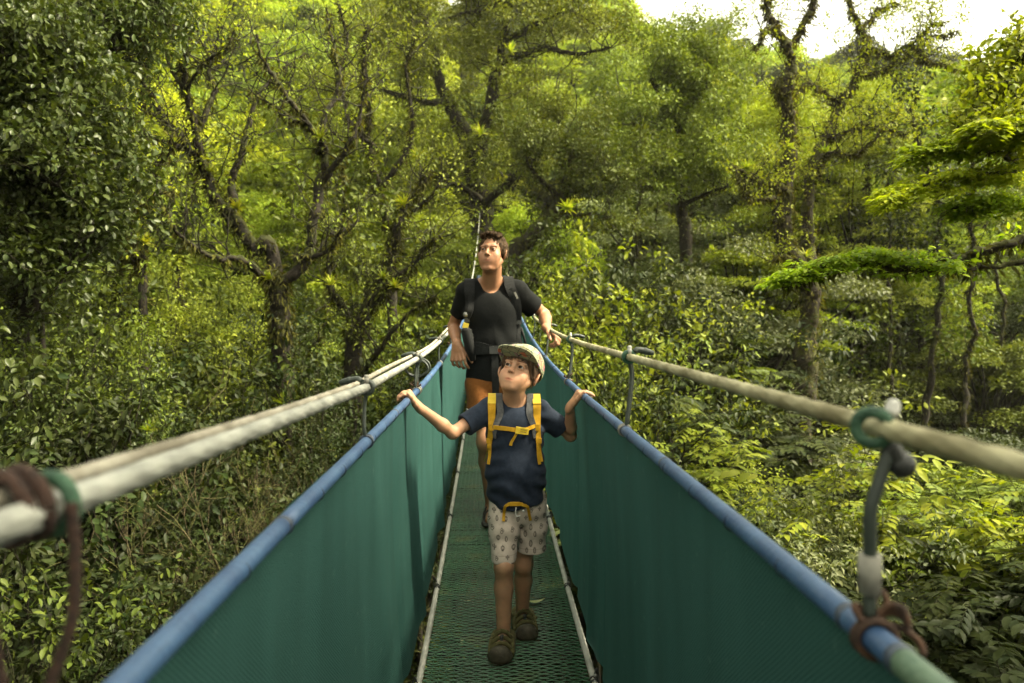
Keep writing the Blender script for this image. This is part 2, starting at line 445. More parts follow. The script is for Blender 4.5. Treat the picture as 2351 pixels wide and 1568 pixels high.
KINDS_FAR = [
    make_canopy_tree("canopy_tree", 1, 9.0, dict(kind='dome', n=46, flat=.7), .26, .145, 15000),
    make_canopy_tree("canopy_tree", 2, 10.0, dict(kind='dome', n=34, flat=.6), .27, .135, 14000, 1.2),
    make_canopy_tree("canopy_tree", 3, 9.0, dict(kind='layer', n=44, flat=.36), .26, .13, 13000),
    make_canopy_tree("canopy_tree", 4, 10.0, dict(kind='loose', n=54, flat=.75), .24, .12, 12000),
]
KINDS_MID = [
    make_canopy_tree("canopy_tree", 11, 6.5, dict(kind='dome', n=64, flat=.65), .115, .060, 36000, 1.1),
    make_canopy_tree("canopy_tree", 12, 7.0, dict(kind='loose', n=80, flat=.65), .115, .056, 34000, 1.2),
    make_canopy_tree("canopy_tree", 13, 6.0, dict(kind='layer', n=60, flat=.34), .12, .055, 32000, 1.1),
    make_canopy_tree("canopy_tree", 14, 6.5, dict(kind='loose', n=60, flat=.55), .12, .050, 22000, 1.0),
]
SHAPE_W = {0: "round-crowned", 1: "broad", 2: "layered", 3: "loose"}; SHAPE_M = {0: "dense bushy", 1: "loose leafy", 2: "layered", 3: "thin airy"}
COLW = dict(gloss='glossy green', sunny='bright green', olive="olive", dark="dark green", mid="mid green", lime="lime green", bright="bright green", yellow="yellow-green", grey="grey-green")

rs = np.random.RandomState(5)
placed = []; used_proto = set()
def put(protos, names, k, x, y, sc, col, group, cat="tree", sink=.3):
    pr = protos[k]
    o = pr if id(pr) not in used_proto else copy_tree(pr)
    used_proto.add(id(pr))
    for ch in o.children:
        if ch.name.split('.')[0] in ("crown", "leaves"):
            ch.material_slots[0].link = 'OBJECT'; ch.material_slots[0].material = G[col]
    z = float(ground_z(x, y))
    o.location = (x, y, z - sink); o.rotation_euler = (rs.uniform(-.06, .06), rs.uniform(-.06, .06), rs.uniform(0, 6.28)); o.scale = (sc * rs.uniform(.9, 1.15),) * 2 + (sc * rs.uniform(.85, 1.2),)
    lab = f"{names[k]} {COLW[col]} {'tree' if cat == 'tree' else 'shrub'} {place_words((x, y, z + 4 * sc))}"
    tag(o, " ".join(lab.split()[:16]), cat, group)
    return o

# far hillside: rows of trees, colours picked by where they stand in the valley
def pick_far(px, py):
    if px > 1420 and px < 1560 and py < 130: return rs.choice(['dark', 'dark', 'mid'])
    if px > 1950 and px < 2180 and py < 280: return rs.choice(['dark', 'dark', 'olive'])
    if px < 520 and 100 < py < 460: return rs.choice(['lime', 'lime', 'yellow', 'bright'])
    if px < 1000 and py < 230: return rs.choice(['yellow', 'lime', 'olive', 'olive'])
    if 520 <= px < 900 and py < 520: return rs.choice(['olive', 'lime', 'mid', 'yellow'])
    if 1180 < px < 1480 and py < 420: return rs.choice(['lime', 'yellow', 'olive', 'lime'])
    if 1480 <= px < 1780 and py < 330: return rs.choice(['lime', 'bright', 'lime', 'mid', 'olive'])
    if px > 1900 and py < 480: return rs.choice(['yellow', 'lime', 'olive', 'olive'])
    if px > 1450: return rs.choice(['mid', 'grey', 'bright', 'mid', 'dark', 'olive'])
    return rs.choice(['olive', 'mid', 'olive', 'dark', 'yellow'])
y = 33.0
while y < 118:
    half = y * .66 + 5; step = 3.6 + y * .038
    for x in np.arange(-half - 2, half + 6, step):
        xx, yy = x + rs.uniform(-.35, .35) * step, y + rs.uniform(-.35, .35) * step
        if abs(xx) < 3.5 and yy < 40: continue
        z = float(ground_z(xx, yy)); px, py, d = toP((xx, yy, z + 6))
        if px < -120 or px > 2470 or py < -260: continue
        k = int(rs.choice([0, 0, 1, 2, 3])); sc = rs.uniform(.75, 1.25) * (.80 + yy * .003)
        put(KINDS_FAR, SHAPE_W, k, xx, yy, sc, pick_far(px, py), "trees on the far hillside")
        placed.append((xx, yy))
    y += step * .86
# tall dark crowns breaking the skyline
for px, py, d, sc, col in [(1440, 95, 104, 1.3, 'dark'), (1480, 105, 106, 1.0, 'dark'), (1600, 130, 108, 1.0, 'olive'), (1660, 120, 110, .95, 'mid'), (2010, 160, 92, 1.55, 'dark'), (2090, 190, 95, 1.35, 'dark'), (1930, 170, 96, 1.15, 'olive'), (2300, 215, 100, 1.1, 'grey'), (1770, 150, 100, 1.1, 'olive')]:
    p = P(px, py, d); o = put(KINDS_FAR, SHAPE_W, int(rs.randint(2)), p[0], p[1], sc, col, "trees on the skyline"); o.location.z = p[2] - 8.2 * sc

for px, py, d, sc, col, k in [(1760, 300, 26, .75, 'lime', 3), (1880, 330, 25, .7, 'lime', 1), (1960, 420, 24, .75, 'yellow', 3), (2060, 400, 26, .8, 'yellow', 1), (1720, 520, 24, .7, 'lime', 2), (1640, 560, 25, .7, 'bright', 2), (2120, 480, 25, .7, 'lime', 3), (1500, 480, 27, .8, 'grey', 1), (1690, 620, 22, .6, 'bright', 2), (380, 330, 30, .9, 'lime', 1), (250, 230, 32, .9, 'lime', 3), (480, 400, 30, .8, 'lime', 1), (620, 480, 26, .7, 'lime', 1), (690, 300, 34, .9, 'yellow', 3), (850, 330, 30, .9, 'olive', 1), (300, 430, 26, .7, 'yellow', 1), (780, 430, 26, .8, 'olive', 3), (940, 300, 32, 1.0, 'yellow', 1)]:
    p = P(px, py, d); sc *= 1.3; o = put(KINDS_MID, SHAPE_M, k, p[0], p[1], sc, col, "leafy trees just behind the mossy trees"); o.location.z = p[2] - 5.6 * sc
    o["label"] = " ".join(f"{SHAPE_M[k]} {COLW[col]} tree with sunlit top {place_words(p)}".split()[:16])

# tall trees out of view, added on the banks to shade bridge and ravine
for x_, y_, sc in [(10.5, -4.0, 1.35), (9.5, 0.3, 1.15), (-10, -1, 1.1), (-11.5, 4, 1.1)]:
    o = put(KINDS_FAR, SHAPE_W, 0, x_, y_, sc, 'mid', "unseen tall trees added on the banks for their shade")
    o["label"] = "unseen tall green round-crowned tree added on the bank for its shade"

# nearer slopes: individual trees and tall shrubs
def pick_mid(px, py):
    if px < 300: return rs.choice(['dark', 'mid', 'olive'])
    if px < 1000 and py < 760: return rs.choice(['olive', 'yellow', 'olive', 'lime', 'mid'])
    if px < 1000: return rs.choice(['olive', 'mid', 'dark', 'mid'])
    if px < 1500 and py < 820: return rs.choice(['olive', 'bright', 'lime', 'mid'])
    if px < 1500: return rs.choice(['mid', 'olive', 'dark'])
    if py < 560: return rs.choice(['mid', 'olive', 'bright', 'grey'])
    if px < 1800: return rs.choice(['mid', 'dark', 'grey', 'dark'])
    return rs.choice(['dark', 'mid', 'olive', 'dark'])
y = 13.5
while y < 33:
    half = y * .66 + 2; step = 2.3 + y * .03
    for x in np.arange(-half - 1, half + 2, step):
        xx, yy = x + rs.uniform(-.4, .4) * step, y + rs.uniform(-.4, .4) * step
        if abs(xx) < 2.6 and yy < 24: continue
        z = float(ground_z(xx, yy)); sc = rs.uniform(.65, 1.15)
        px, py, d = toP((xx, yy, z + 5 * sc))
        if px < -150 or px > 2500: continue
        if toP((xx, yy, z + 6.5 * sc))[1] < (470 if px < 950 else 380 if px < 1450 else 480): sc *= .6
        if toP((xx, yy, z + 6.5 * sc))[1] < (440 if px < 950 else 340 if px < 1450 else 440): continue
        if 1640 < px < 2100 and yy < 19: continue
        if 1650 < px and yy < 24 and rs.rand() < .45: continue       # open dark understorey on the right
        put(KINDS_MID, SHAPE_M, int(rs.choice([0, 1, 1, 2, 3])), xx, yy, sc, pick_mid(px, py), "understorey trees in the ravine")
    y += step * .9

# ================================================================== SHRUBS NEAR THE BRIDGE
def make_shrub(name, seed, h, nst, ln, wd, per, rad, rich=True, depth=2, spread=.8, up=.3, wood=M_bark_dark):
    rs_ = np.random.RandomState(seed); root = empty(name); w_, lv, tw = MB(), MB(), []
    for k in range(nst):
        a = rs_.rand() * 6.28; d = np.array([math.cos(a) * spread, math.sin(a) * spread, 1.0])
        sprout(rs_, w_, tw, (math.cos(a) * .08, math.sin(a) * .08, -.3), d, h * rs_.uniform(.55, .8), .022 * h / 2, depth, .16, up, (.45, .65), (3, 5), 5)
    twig_leaves(lv, rs_, tw, per, rad, ln, wd, rich)
    w_.build("stem", wood, root); lv.build("leaves", G['mid'], root); return root

def make_pinnate(name, seed, h, nst, fl, rich=True):
    """bush of long feather leaves held in flat sprays"""
    rs_ = np.random.RandomState(seed); root = empty(name); w_, lv, tw = MB(), MB(), []
    for k in range(nst):
        a = rs_.rand() * 6.28; sprout(rs_, w_, tw, (0, 0, -.3), (math.cos(a) * .8, math.sin(a) * .8, 1.0), h * rs_.uniform(.5, .8), .02, 2, .15, .3, (.5, .65), (3, 4), 5)
    Pp, A_, N_, LN = [], [], [], []
    for t in tw:
        for r_ in range(rs_.randint(4, 7)):
            b = t[rs_.randint(len(t))]; a = rs_.rand() * 6.28; d = np.array([math.cos(a), math.sin(a), rs_.uniform(-.05, .35)]); L_ = fl * rs_.uniform(.7, 1.15); up_ = unit(np.array([0, 0, 1.0]) + rs_.randn(3) * .22)
            sd_ = unit(np.cross(d, up_)); nl = rs_.randint(4, 6)
            pth = np.array([b + d * L_ * u - np.array([0, 0, .22 * L_ * u * u]) for u in np.linspace(0, 1, 5)]); tube(w_, pth, .0025, 4, cap=False)
            for q in range(nl):
                u = .18 + .82 * q / (nl - 1); c = b + d * L_ * u - np.array([0, 0, .22 * L_ * u * u])
                for s_ in (-1, 1):
                    Pp.append(c); A_.append(d * .85 + sd_ * s_ * .9 + rs_.randn(3) * .12 - np.array([0, 0, .2])); N_.append(up_); LN.append(L_ * .40 * (1 - .25 * abs(u - .5)) * rs_.uniform(.85, 1.15))
            Pp.append(b + d * L_ - np.array([0, 0, .22 * L_])); A_.append(d); N_.append(up_); LN.append(L_ * .3)
    LN = np.array(LN); add_leaves(lv, np.array(Pp), np.array(A_), np.array(N_), LN, LN * .44, .2, .12, rich)
    w_.build("stem", M_bark_dark, root); lv.build("leaves", G['bright'], root); return root

SHR = [
    make_shrub("broadleaf_shrub", 21, 2.4, 7, .082, .042, 24, .16),
    make_shrub("broadleaf_shrub", 22, 2.8, 6, .108, .052, 15, .2),
    make_shrub("small_leaf_shrub", 23, 2.4, 8, .050, .026, 54, .15, False),
    make_pinnate("feather_leaf_shrub", 24, 2.6, 6, .36),
    make_shrub("pale_bush", 25, 2.0, 9, .07, .034, 34, .15, False),
    make_shrub("bare_twiggy_bush", 26, 2.4, 9, .07, .035, .8, .1, True, 3, .9, .2, M_bark_pale),
]
SHN = {0: "dense broad-leaved", 1: "open large-leaved", 2: "fine-leaved bushy", 3: "feathery", 4: "leafy low", 5: "bare twiggy"}
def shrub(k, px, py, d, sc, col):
    if px < 1000 and py > 760: col = dict(mid='dark', olive='dark', bright='mid', grey='mid', gloss='dark').get(col, col)  # darker leaf colours by position stand in for shade down in the ravine
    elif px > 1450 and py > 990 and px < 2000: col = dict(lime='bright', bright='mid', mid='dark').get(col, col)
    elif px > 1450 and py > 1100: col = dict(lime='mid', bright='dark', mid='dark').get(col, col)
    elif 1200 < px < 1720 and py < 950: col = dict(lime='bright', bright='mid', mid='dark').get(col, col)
    """shrub whose top is at (px, py), d metres ahead; roots on the ground"""
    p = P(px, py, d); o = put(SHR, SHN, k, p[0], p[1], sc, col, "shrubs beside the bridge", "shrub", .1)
    hh = [2.2, 2.6, 2.2, 2.5, 1.8, 2.4][k] * sc
    g = float(ground_z(p[0], p[1]))
    o.location.z = max(g - .3, p[2] - hh)
    if p[2] - hh > g + .15:                           # stands on a tall bare stem
        st = MB(); rs_ = np.random.RandomState(int(px + py)); base = np.array([p[0], p[1], g - .3])
        tube(st, limb(rs_, [base, lerp(base, np.array([p[0], p[1], p[2] - hh]), .5) + (.1, 0, 0), (p[0], p[1], p[2] - hh + .35 * sc)], 8, .03), np.linspace(.06, .035, 8) * max(.6, sc), 7, cap=False)
        st.build("lower_stem", M_bark_dark, o)
    o["label"] = " ".join(f"{SHN[k]} {COLW[col]} shrub {place_words((p[0], p[1], p[2] - .3))}".split()[:16])
    return o
LST = [ # lower left
    (50, 800, 7.4, 1.0, 'mid', 0), (150, 850, 7.6, .9, 'olive', 1), (20, 690, 7.6, 1.0, 'gloss', 0), (110, 740, 7.8, 1.0, 'gloss', 2), (190, 700, 8.6, 1.0, 'olive', 2), (250, 780, 8.6, .9, 'mid', 2),
    (60, 960, 8.0, 1.0, 'mid', 1), (240, 900, 9.0, 1.1, 'grey', 0), (370, 850, 9.5, 1.0, 'grey', 1), (120, 800, 11, 1.2, 'olive', 0), (480, 790, 11, 1.1, 'olive', 1), (560, 900, 9.5, .9, 'mid', 0), (330, 760, 12, 1.2, 'mid', 0),
    (30, 1240, 6.0, .8, 'dark', 1), (170, 1260, 6.4, .8, 'mid', 0), (310, 1190, 6.6, .85, 'mid', 1), (430, 1130, 6.8, .8, 'dark', 0), (540, 1260, 6.4, .7, 'dark', 0), (60, 1420, 5.2, .6, 'bright', 1), (380, 1370, 5.8, .7, 'dark', 0), (300, 1540, 5.2, .5, 'mid', 2),
    (660, 1010, 8.0, .9, 'olive', 5), (560, 1090, 7.0, .75, 'olive', 5), (740, 1060, 7.6, .7, 'olive', 5), (480, 1010, 8.2, .8, 'olive', 2), (780, 960, 9.0, .9, 'olive', 2), (860, 920, 10, .9, 'mid', 2), (640, 860, 10.5, 1.0, 'dark', 2), (900, 860, 12, 1.1, 'olive', 2), (760, 820, 12, 1.1, 'olive', 0), (950, 740, 14, 1.2, 'yellow', 2), (860, 720, 14, 1.2, 'olive', 1),
    (120, 680, 12, 1.3, 'dark', 0), (380, 640, 13, 1.3, 'olive', 2), (520, 660, 13, 1.2, 'yellow', 2), (250, 560, 13, 1.2, 'olive', 2), (960, 980, 8.5, .8, 'olive', 2),
    # right of the man, above the right rail
    (1260, 600, 15, 1.2, 'bright', 0), (1330, 640, 14, 1.2, 'lime', 0), (1240, 690, 13, 1.0, 'lime', 1), (1400, 560, 16, 1.3, 'mid', 0), (1480, 600, 15, 1.3, 'mid', 1), (1350, 720, 12.5, 1.1, 'olive', 0), (1470, 720, 13, 1.2, 'olive', 1), (1560, 690, 14, 1.2, 'mid', 0), (1290, 830, 10.5, .8, 'olive', 1), (1390, 840, 10.5, .9, 'mid', 0), (1500, 880, 10.5, 1.0, 'dark', 3), (1600, 800, 13, 1.2, 'dark', 3), (1640, 720, 15, 1.3, 'mid', 3), (1700, 800, 14, 1.2, 'mid', 3),
    # right
    (1600, 985, 9.0, .75, 'bright', 3), (1560, 1040, 8.4, .6, 'bright', 3), (1660, 1060, 9.0, .8, 'mid', 3), (1720, 930, 12, 1.0, 'dark', 1), (1640, 900, 13, 1.0, 'dark', 3), (1700, 1110, 8.4, .7, 'yellow', 2), (1640, 1140, 8.0, .5, 'mid', 1),
    (1790, 1180, 6.8, .75, 'grey', 4), (1900, 1230, 6.4, .75, 'grey', 4), (1740, 1230, 6.6, .5, 'grey', 4),
    (1960, 1030, 7.2, .95, 'bright', 3), (2090, 1020, 7.0, 1.0, 'bright', 3), (2230, 1010, 6.8, 1.0, 'mid', 3), (2330, 960, 6.8, 1.0, 'bright', 3), (2050, 1200, 6.2, .85, 'dark', 3), (2200, 1190, 6.0, .9, 'mid', 3), (2320, 1140, 6.0, .9, 'mid', 3), (2150, 1350, 5.4, .8, 'dark', 3), (2290, 1320, 5.2, .8, 'dark', 3), (2230, 1480, 4.8, .65, 'dark', 3), (2340, 1470, 4.8, .65, 'dark', 3), (2300, 900, 9.5, 1.0, 'olive', 3),
]
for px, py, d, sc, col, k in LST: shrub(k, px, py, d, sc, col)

# ================================================================== HERO TREES (limbs follow the photograph, each at its own distance)
def hero(name, label, limbs, leaf, col, seed, ln, wd, per, rad, twig=(.5, 1.0), ntw=10, depth=1, bark=None, moss=60, rich=False, wig=.03, up=.5, moss_col='moss', outward=None, twr=.012, flatten=1.0):
    rs_ = np.random.RandomState(seed); wood, lv, ms, tw = MB(), MB(), MB(), []
    root_p = np.array(P(*limbs[0][0][0])); root_p[2] = float(ground_z(root_p[0], root_p[1]))
    root = empty(name, root_p); tag(root, label, "tree")
    for pts, r0, r1, sprouts in limbs:
        w3 = np.array([P(*p_) for p_ in pts])
        if np.abs(w3[0] - np.array(P(*limbs[0][0][0]))).max() < 1e-6 and pts is limbs[0][0]:
            w3 = np.concatenate([[root_p + (0, 0, -.5)], w3])
        n_ = 10 * len(w3); path = limb(rs_, w3, n_, wig * .35)
        rad_ = np.linspace(r0, r1, n_) * (1 + .16 * rs_.randn(n_)); rad_ = np.maximum(np.convolve(np.pad(rad_, 1, 'edge'), np.ones(3) / 3, 'valid'), .004)
        tube(wood, path, rad_, 9, cap=False)
        ns_ = int(ntw * sprouts)
        for k in range(ns_):
            i_ = rs_.randint(int(n_ * .25), n_); a = rand_unit(rs_, 1)[0] * [1, .8, .7] + [0, 0, up]
            sprout(rs_, wood, tw, path[i_], a * [1, 1, flatten], rs_.uniform(*twig), min(twr, rad_[i_] * .6), depth, .28, up * .6, (.45, .7), (2, 4), 5)
        tlen = np.sum(np.linalg.norm(np.diff(path, axis=0), axis=1)); nm = int(moss * tlen)
        if nm:
            i_ = rs_.randint(0, n_, nm); u = rand_unit(rs_, nm)
            p_ = path[i_] + u * (rad_[i_] * rs_.uniform(.85, 1.5, nm))[:, None]
            ax = u * .7 + rs_.randn(nm, 3) * .3 + [0, 0, -.75]; s_ = rs_.uniform(.5, 1.7, nm)
            add_leaves(ms, p_, ax, u + rs_.randn(nm, 3) * .3, .085 * s_, .022 * s_, .2, .1)
    twig_leaves(lv, rs_, tw, per, rad, ln, wd, rich)
    wood.build("trunk", bark or M_bark, root)
    if ms.n: ms.build("moss_fronds", G[moss_col], root)
    if lv.n: lv.build("crown", G[col], root)
    return root

# forked, nearly bare tree on the left
hero("forked_tree", "forked mossy tree with thin bare upright branches and few yellow leaves", [
    ([(640, 700, 12), (575, 560, 12), (535, 500, 12), (492, 440, 11.8), (478, 380, 11.8), (455, 300, 11.7), (432, 215, 11.6), (420, 140, 11.5), (440, 60, 11.5)], .125, .03, 1.2),
    ([(478, 385, 11.8), (400, 290, 11.5), (350, 200, 11.4), (290, 90, 11.3), (262, 40, 11.2)], .06, .012, 1.3),
    ([(490, 430, 11.8), (440, 360, 12.2), (360, 320, 12.4), (280, 300, 12.6), (200, 320, 12.6)], .05, .012, 1),
    ([(455, 300, 11.7), (490, 210, 11.9), (480, 140, 12), (510, 60, 12.1)], .05, .012, 1.3),
    ([(535, 500, 12), (530, 420, 12.2), (560, 340, 12.3), (590, 250, 12.4), (640, 170, 12.6), (700, 120, 12.8)], .07, .012, 1.5),
    ([(432, 215, 11.6), (390, 150, 11.4), (380, 80, 11.3), (360, 20, 11.3)], .035, .01, 1),
    ([(400, 290, 11.5), (330, 260, 11.2), (250, 250, 11.0)], .03, .008, .8),
    ([(430, 215, 11.6), (470, 160, 11.4), (520, 120, 11.2), (540, 60, 11.1)], .03, .008, 1),
], 0, 'lime', 31, .062, .034, 3.0, .11, (.5, 1.1), 13, 1, M_bark_dark, 100, up=.6)
hero("crooked_tree", "crooked mossy tree bending right then rising beside the forked tree", [
    ([(650, 900, 11), (652, 760, 11), (640, 660, 11), (622, 636, 11)], .14, .11, .3),
    ([(640, 655, 11), (690, 590, 11), (705, 520, 11.1), (725, 430, 11.2), (732, 350, 11.2), (700, 290, 11.1), (655, 225, 11), (610, 160, 11), (590, 80, 11)], .085, .016, 1.4),
    ([(732, 350, 11.2), (745, 260, 11.3), (770, 190, 11.5), (765, 110, 11.6), (750, 20, 11.7)], .06, .014, 1.3),
    ([(725, 430, 11.2), (790, 350, 11.0), (830, 260, 11), (845, 180, 11)], .05, .012, 1.2),
    ([(622, 640, 11), (560, 600, 10.8), (500, 600, 10.6), (430, 560, 10.5), (380, 470, 10.4)], .06, .012, 1),
    ([(690, 590, 11), (760, 560, 10.8), (800, 500, 10.8)], .05, .012, .8),
    ([(700, 290, 11.1), (640, 260, 11.3), (570, 200, 11.5)], .035, .008, 1),
], 0, 'yellow', 32, .062, .034, 3.6, .12, (.5, 1.0), 13, 1, M_bark_dark, 120, up=.5)
hero("leaning_tree", "dark leaning mossy tree left of the walking man", [
    ([(815, 900, 12), (830, 760, 12), (865, 660, 12), (900, 570, 12), (935, 470, 12), (985, 400, 12.2)], .15, .03, 1.2),
    ([(850, 700, 12), (900, 660, 11.6), (960, 600, 11.5), (1010, 540, 11.5)], .07, .014, 1.2),
    ([(830, 750, 12), (780, 690, 12.2), (760, 600, 12.3), (800, 520, 12.4)], .07, .014, 1),
    ([(815, 880, 12), (870, 800, 11.8), (960, 700, 11.6), (1000, 680, 11.6)], .05, .012, 1),
], 0, 'olive', 33, .068, .036, 9, .15, (.5, 1.0), 13, 1, M_bark_dark, 170)
hero("spindly_tree", "spindly mossy tree with thin upright stems between the dense dark tree and the forked tree", [
    ([(330, 720, 10.5), (310, 600, 10.5), (275, 500, 10.4), (235, 420, 10.3), (205, 330, 10.2), (190, 240, 10.2)], .075, .014, 1),
    ([(290, 540, 10.4), (310, 430, 10.2), (300, 330, 10.1), (330, 230, 10.0), (315, 130, 10.0), (340, 50, 10.0)], .045, .010, 1.2),
    ([(310, 430, 10.2), (370, 370, 10.0), (400, 300, 9.9)], .03, .008, 1), ([(275, 500, 10.4), (330, 470, 10.0), (400, 440, 9.9)], .03, .008, 1),
], 0, 'lime', 42, .060, .033, 3, .11, (.4, .9), 12, 1, M_bark_dark, 110, up=.55)
hero("upright_tree", "thin upright mossy tree with fanning twigs between the crooked tree and the big mossy tree", [
    ([(905, 640, 15), (900, 520, 15), (880, 430, 15), (862, 340, 15), (850, 250, 14.9), (838, 160, 14.8), (845, 60, 14.8)], .11, .018, 1.2),
    ([(880, 430, 15), (930, 350, 14.8), (945, 260, 14.7), (930, 160, 14.6), (950, 80, 14.5)], .06, .012, 1.3),
    ([(862, 340, 15), (810, 280, 14.8), (790, 190, 14.7), (800, 90, 14.6), (780, 10, 14.5)], .055, .012, 1.3),
    ([(900, 520, 15), (960, 480, 14.6), (1010, 420, 14.4)], .05, .012, 1),
], 0, 'yellow', 43, .075, .04, 4, .13, (.5, 1.1), 12, 1, M_bark_dark, 120, up=.55)
# big mossy tree behind the man
D_ = 25
hero("big_mossy_tree", "huge moss-covered tree with spreading crown rising behind the walking man", [
    ([(1110, 690, D_), (1115, 560, D_), (1105, 470, D_), (1090, 380, D_), (1060, 300, D_), (1030, 230, D_), (1000, 160, D_)], 0.486, 0.162, 1.6),
    ([(1092, 390, D_), (1110, 300, D_ - .5), (1140, 200, D_ - .8), (1155, 110, D_ - 1), (1165, 0, D_ - 1.2)], 0.230, 0.108, 2),
    ([(1150, 150, D_ - 1), (1230, 120, D_ - 1.5), (1310, 120, D_ - 2), (1400, 110, D_ - 2.3)], 0.121, 0.034, 2.2),
    ([(1155, 100, D_ - 1), (1230, 60, D_ - 1), (1300, 30, D_ - 1.3), (1400, 70, D_ - 1.5)], 0.108, 0.027, 2),
    ([(1000, 170, D_), (930, 130, D_ + .5), (850, 110, D_ + 1)], 0.121, 0.027, 1.8),
    ([(1030, 230, D_), (960, 230, D_ - 1), (880, 200, D_ - 1.5), (800, 170, D_ - 2)], 0.121, 0.027, 1.8),
    ([(1105, 470, D_), (1180, 400, D_ - 1), (1260, 330, D_ - 1.6), (1330, 300, D_ - 2)], 0.135, 0.027, 2),
    ([(1110, 480, D_), (1030, 420, D_ - 1), (960, 400, D_ - 1.5)], 0.121, 0.027, 1.8),
    ([(1000, 160, D_), (990, 90, D_), (960, 20, D_)], 0.135, 0.027, 1.8),
    ([(1165, 0, D_ - 1.2), (1100, 20, D_ - 1.4), (1030, 40, D_ - 1.6)], 0.081, 0.027, 1.5),
], 0, 'olive', 34, .12, .062, 60, .34, (1.0, 2.0), 8, 1, M_bark_dark, 150, wig=.06, twr=.02)
hero("leaning_mossy_trunk", "thick leaning mossy trunk behind the man's shoulder with a rounded crown", [
    ([(1180, 640, 20), (1210, 560, 20), (1260, 500, 20), (1295, 450, 20), (1300, 380, 20), (1330, 320, 20)], .24, .08, 1.6),
    ([(1295, 450, 20), (1370, 420, 19.5), (1440, 400, 19)], .08, .02, 2), ([(1290, 460, 20), (1230, 400, 19.6), (1200, 340, 19.5)], .08, .02, 2),
    ([(1260, 500, 20), (1340, 490, 19.4), (1410, 500, 19)], .07, .02, 2),
], 0, 'mid', 35, .10, .052, 60, .26, (.7, 1.5), 6, 1, M_bark_dark, 170)
hero("round_dark_tree", "rounded olive tree crown between the big mossy tree and the twin trunks", [
    ([(1580, 620, 22), (1570, 480, 22), (1560, 380, 22), (1560, 280, 22), (1570, 200, 22)], .22, .06, 2),
    ([(1560, 380, 22), (1500, 320, 21.5), (1450, 280, 21)], .09, .02, 2.2), ([(1560, 380, 22), (1620, 330, 21.5), (1660, 260, 21.5)], .09, .02, 2.2), ([(1560, 300, 22), (1520, 220, 21.6), (1490, 180, 21.5)], .08, .02, 2),
    ([(1565, 260, 22), (1620, 200, 21.6), (1640, 160, 21.5)], .08, .02, 2), ([(1570, 460, 22), (1500, 430, 21), (1440, 430, 20.6)], .08, .02, 2), ([(1570, 470, 22), (1640, 440, 21), (1680, 420, 20.8)], .07, .02, 2),
], 0, 'olive', 36, .11, .058, 72, .32, (.9, 1.7), 7, 1, M_bark_dark, 90)
# twin trunks on the right
hero("twin_trunk_tree", "tall mossy tree with twin dark trunks and bare crooked branches against the white sky", [
    ([(1845, 1180, 16), (1850, 1000, 16), (1850, 850, 16), (1855, 720, 16), (1835, 640, 16), (1805, 560, 15.9), (1802, 470, 15.8), (1806, 380, 15.8), (1812, 300, 15.8), (1800, 230, 15.7), (1788, 195, 15.7)], .26, .11, 1.4),
    ([(1800, 225, 15.7), (1826, 180, 15.6), (1836, 130, 15.6), (1815, 80, 15.5), (1785, 50, 15.4), (1768, 0, 15.3), (1765, -40, 15.3)], .11, .05, .8),
    ([(1830, 95, 15.6), (1858, 50, 15.6), (1872, 0, 15.6), (1880, -40, 15.6)], .07, .04, .8),
    ([(1855, 700, 16), (1868, 620, 16.2), (1866, 500, 16.3), (1872, 400, 16.4), (1905, 320, 16.6), (1935, 240, 16.8), (1960, 180, 16.9), (1985, 110, 17), (1960, 40, 17), (1950, -20, 17)], .15, .045, 1.6),
    ([(1985, 110, 17), (2050, 110, 16.8), (2110, 80, 16.6), (2170, 50, 16.5)], .055, .018, 1.3), ([(1960, 180, 16.9), (2030, 160, 16.6), (2100, 110, 16.4), (2200, 70, 16.2)], .05, .014, 1.3),
    ([(1975, 80, 17), (2010, 40, 17.2), (2060, 10, 17.3)], .05, .015, 1.2), ([(1905, 320, 16.6), (1985, 290, 16.2), (2080, 310, 16)], .05, .015, 1.2), ([(1935, 240, 16.8), (1870, 200, 16.4), (1830, 215, 16.2)], .05, .02, .8),
    ([(1805, 460, 15.8), (1760, 420, 15.6), (1720, 395, 15.4), (1680, 385, 15.3)], .085, .035, .8), ([(1790, 455, 15.8), (1740, 465, 15.4), (1700, 455, 15.2), (1690, 400, 15.2)], .06, .02, .8),
    ([(1785, 50, 15.4), (1750, 60, 15.2), (1735, 110, 15.1)], .03, .01, .8), ([(1872, 400, 16.4), (1900, 350, 16), (1960, 350, 15.8), (2020, 300, 15.6)], .05, .015, 1),
    ([(2100, 110, 16.4), (2130, 140, 16.2), (2200, 160, 16.1)], .025, .008, 1.2), ([(1835, 640, 16), (1800, 600, 15.7), (1770, 600, 15.5)], .06, .02, .6),
], 0, 'lime', 37, .072, .040, 10, .15, (.45, 1.0), 14, 1, M_bark, 260, wig=.06, up=.35)
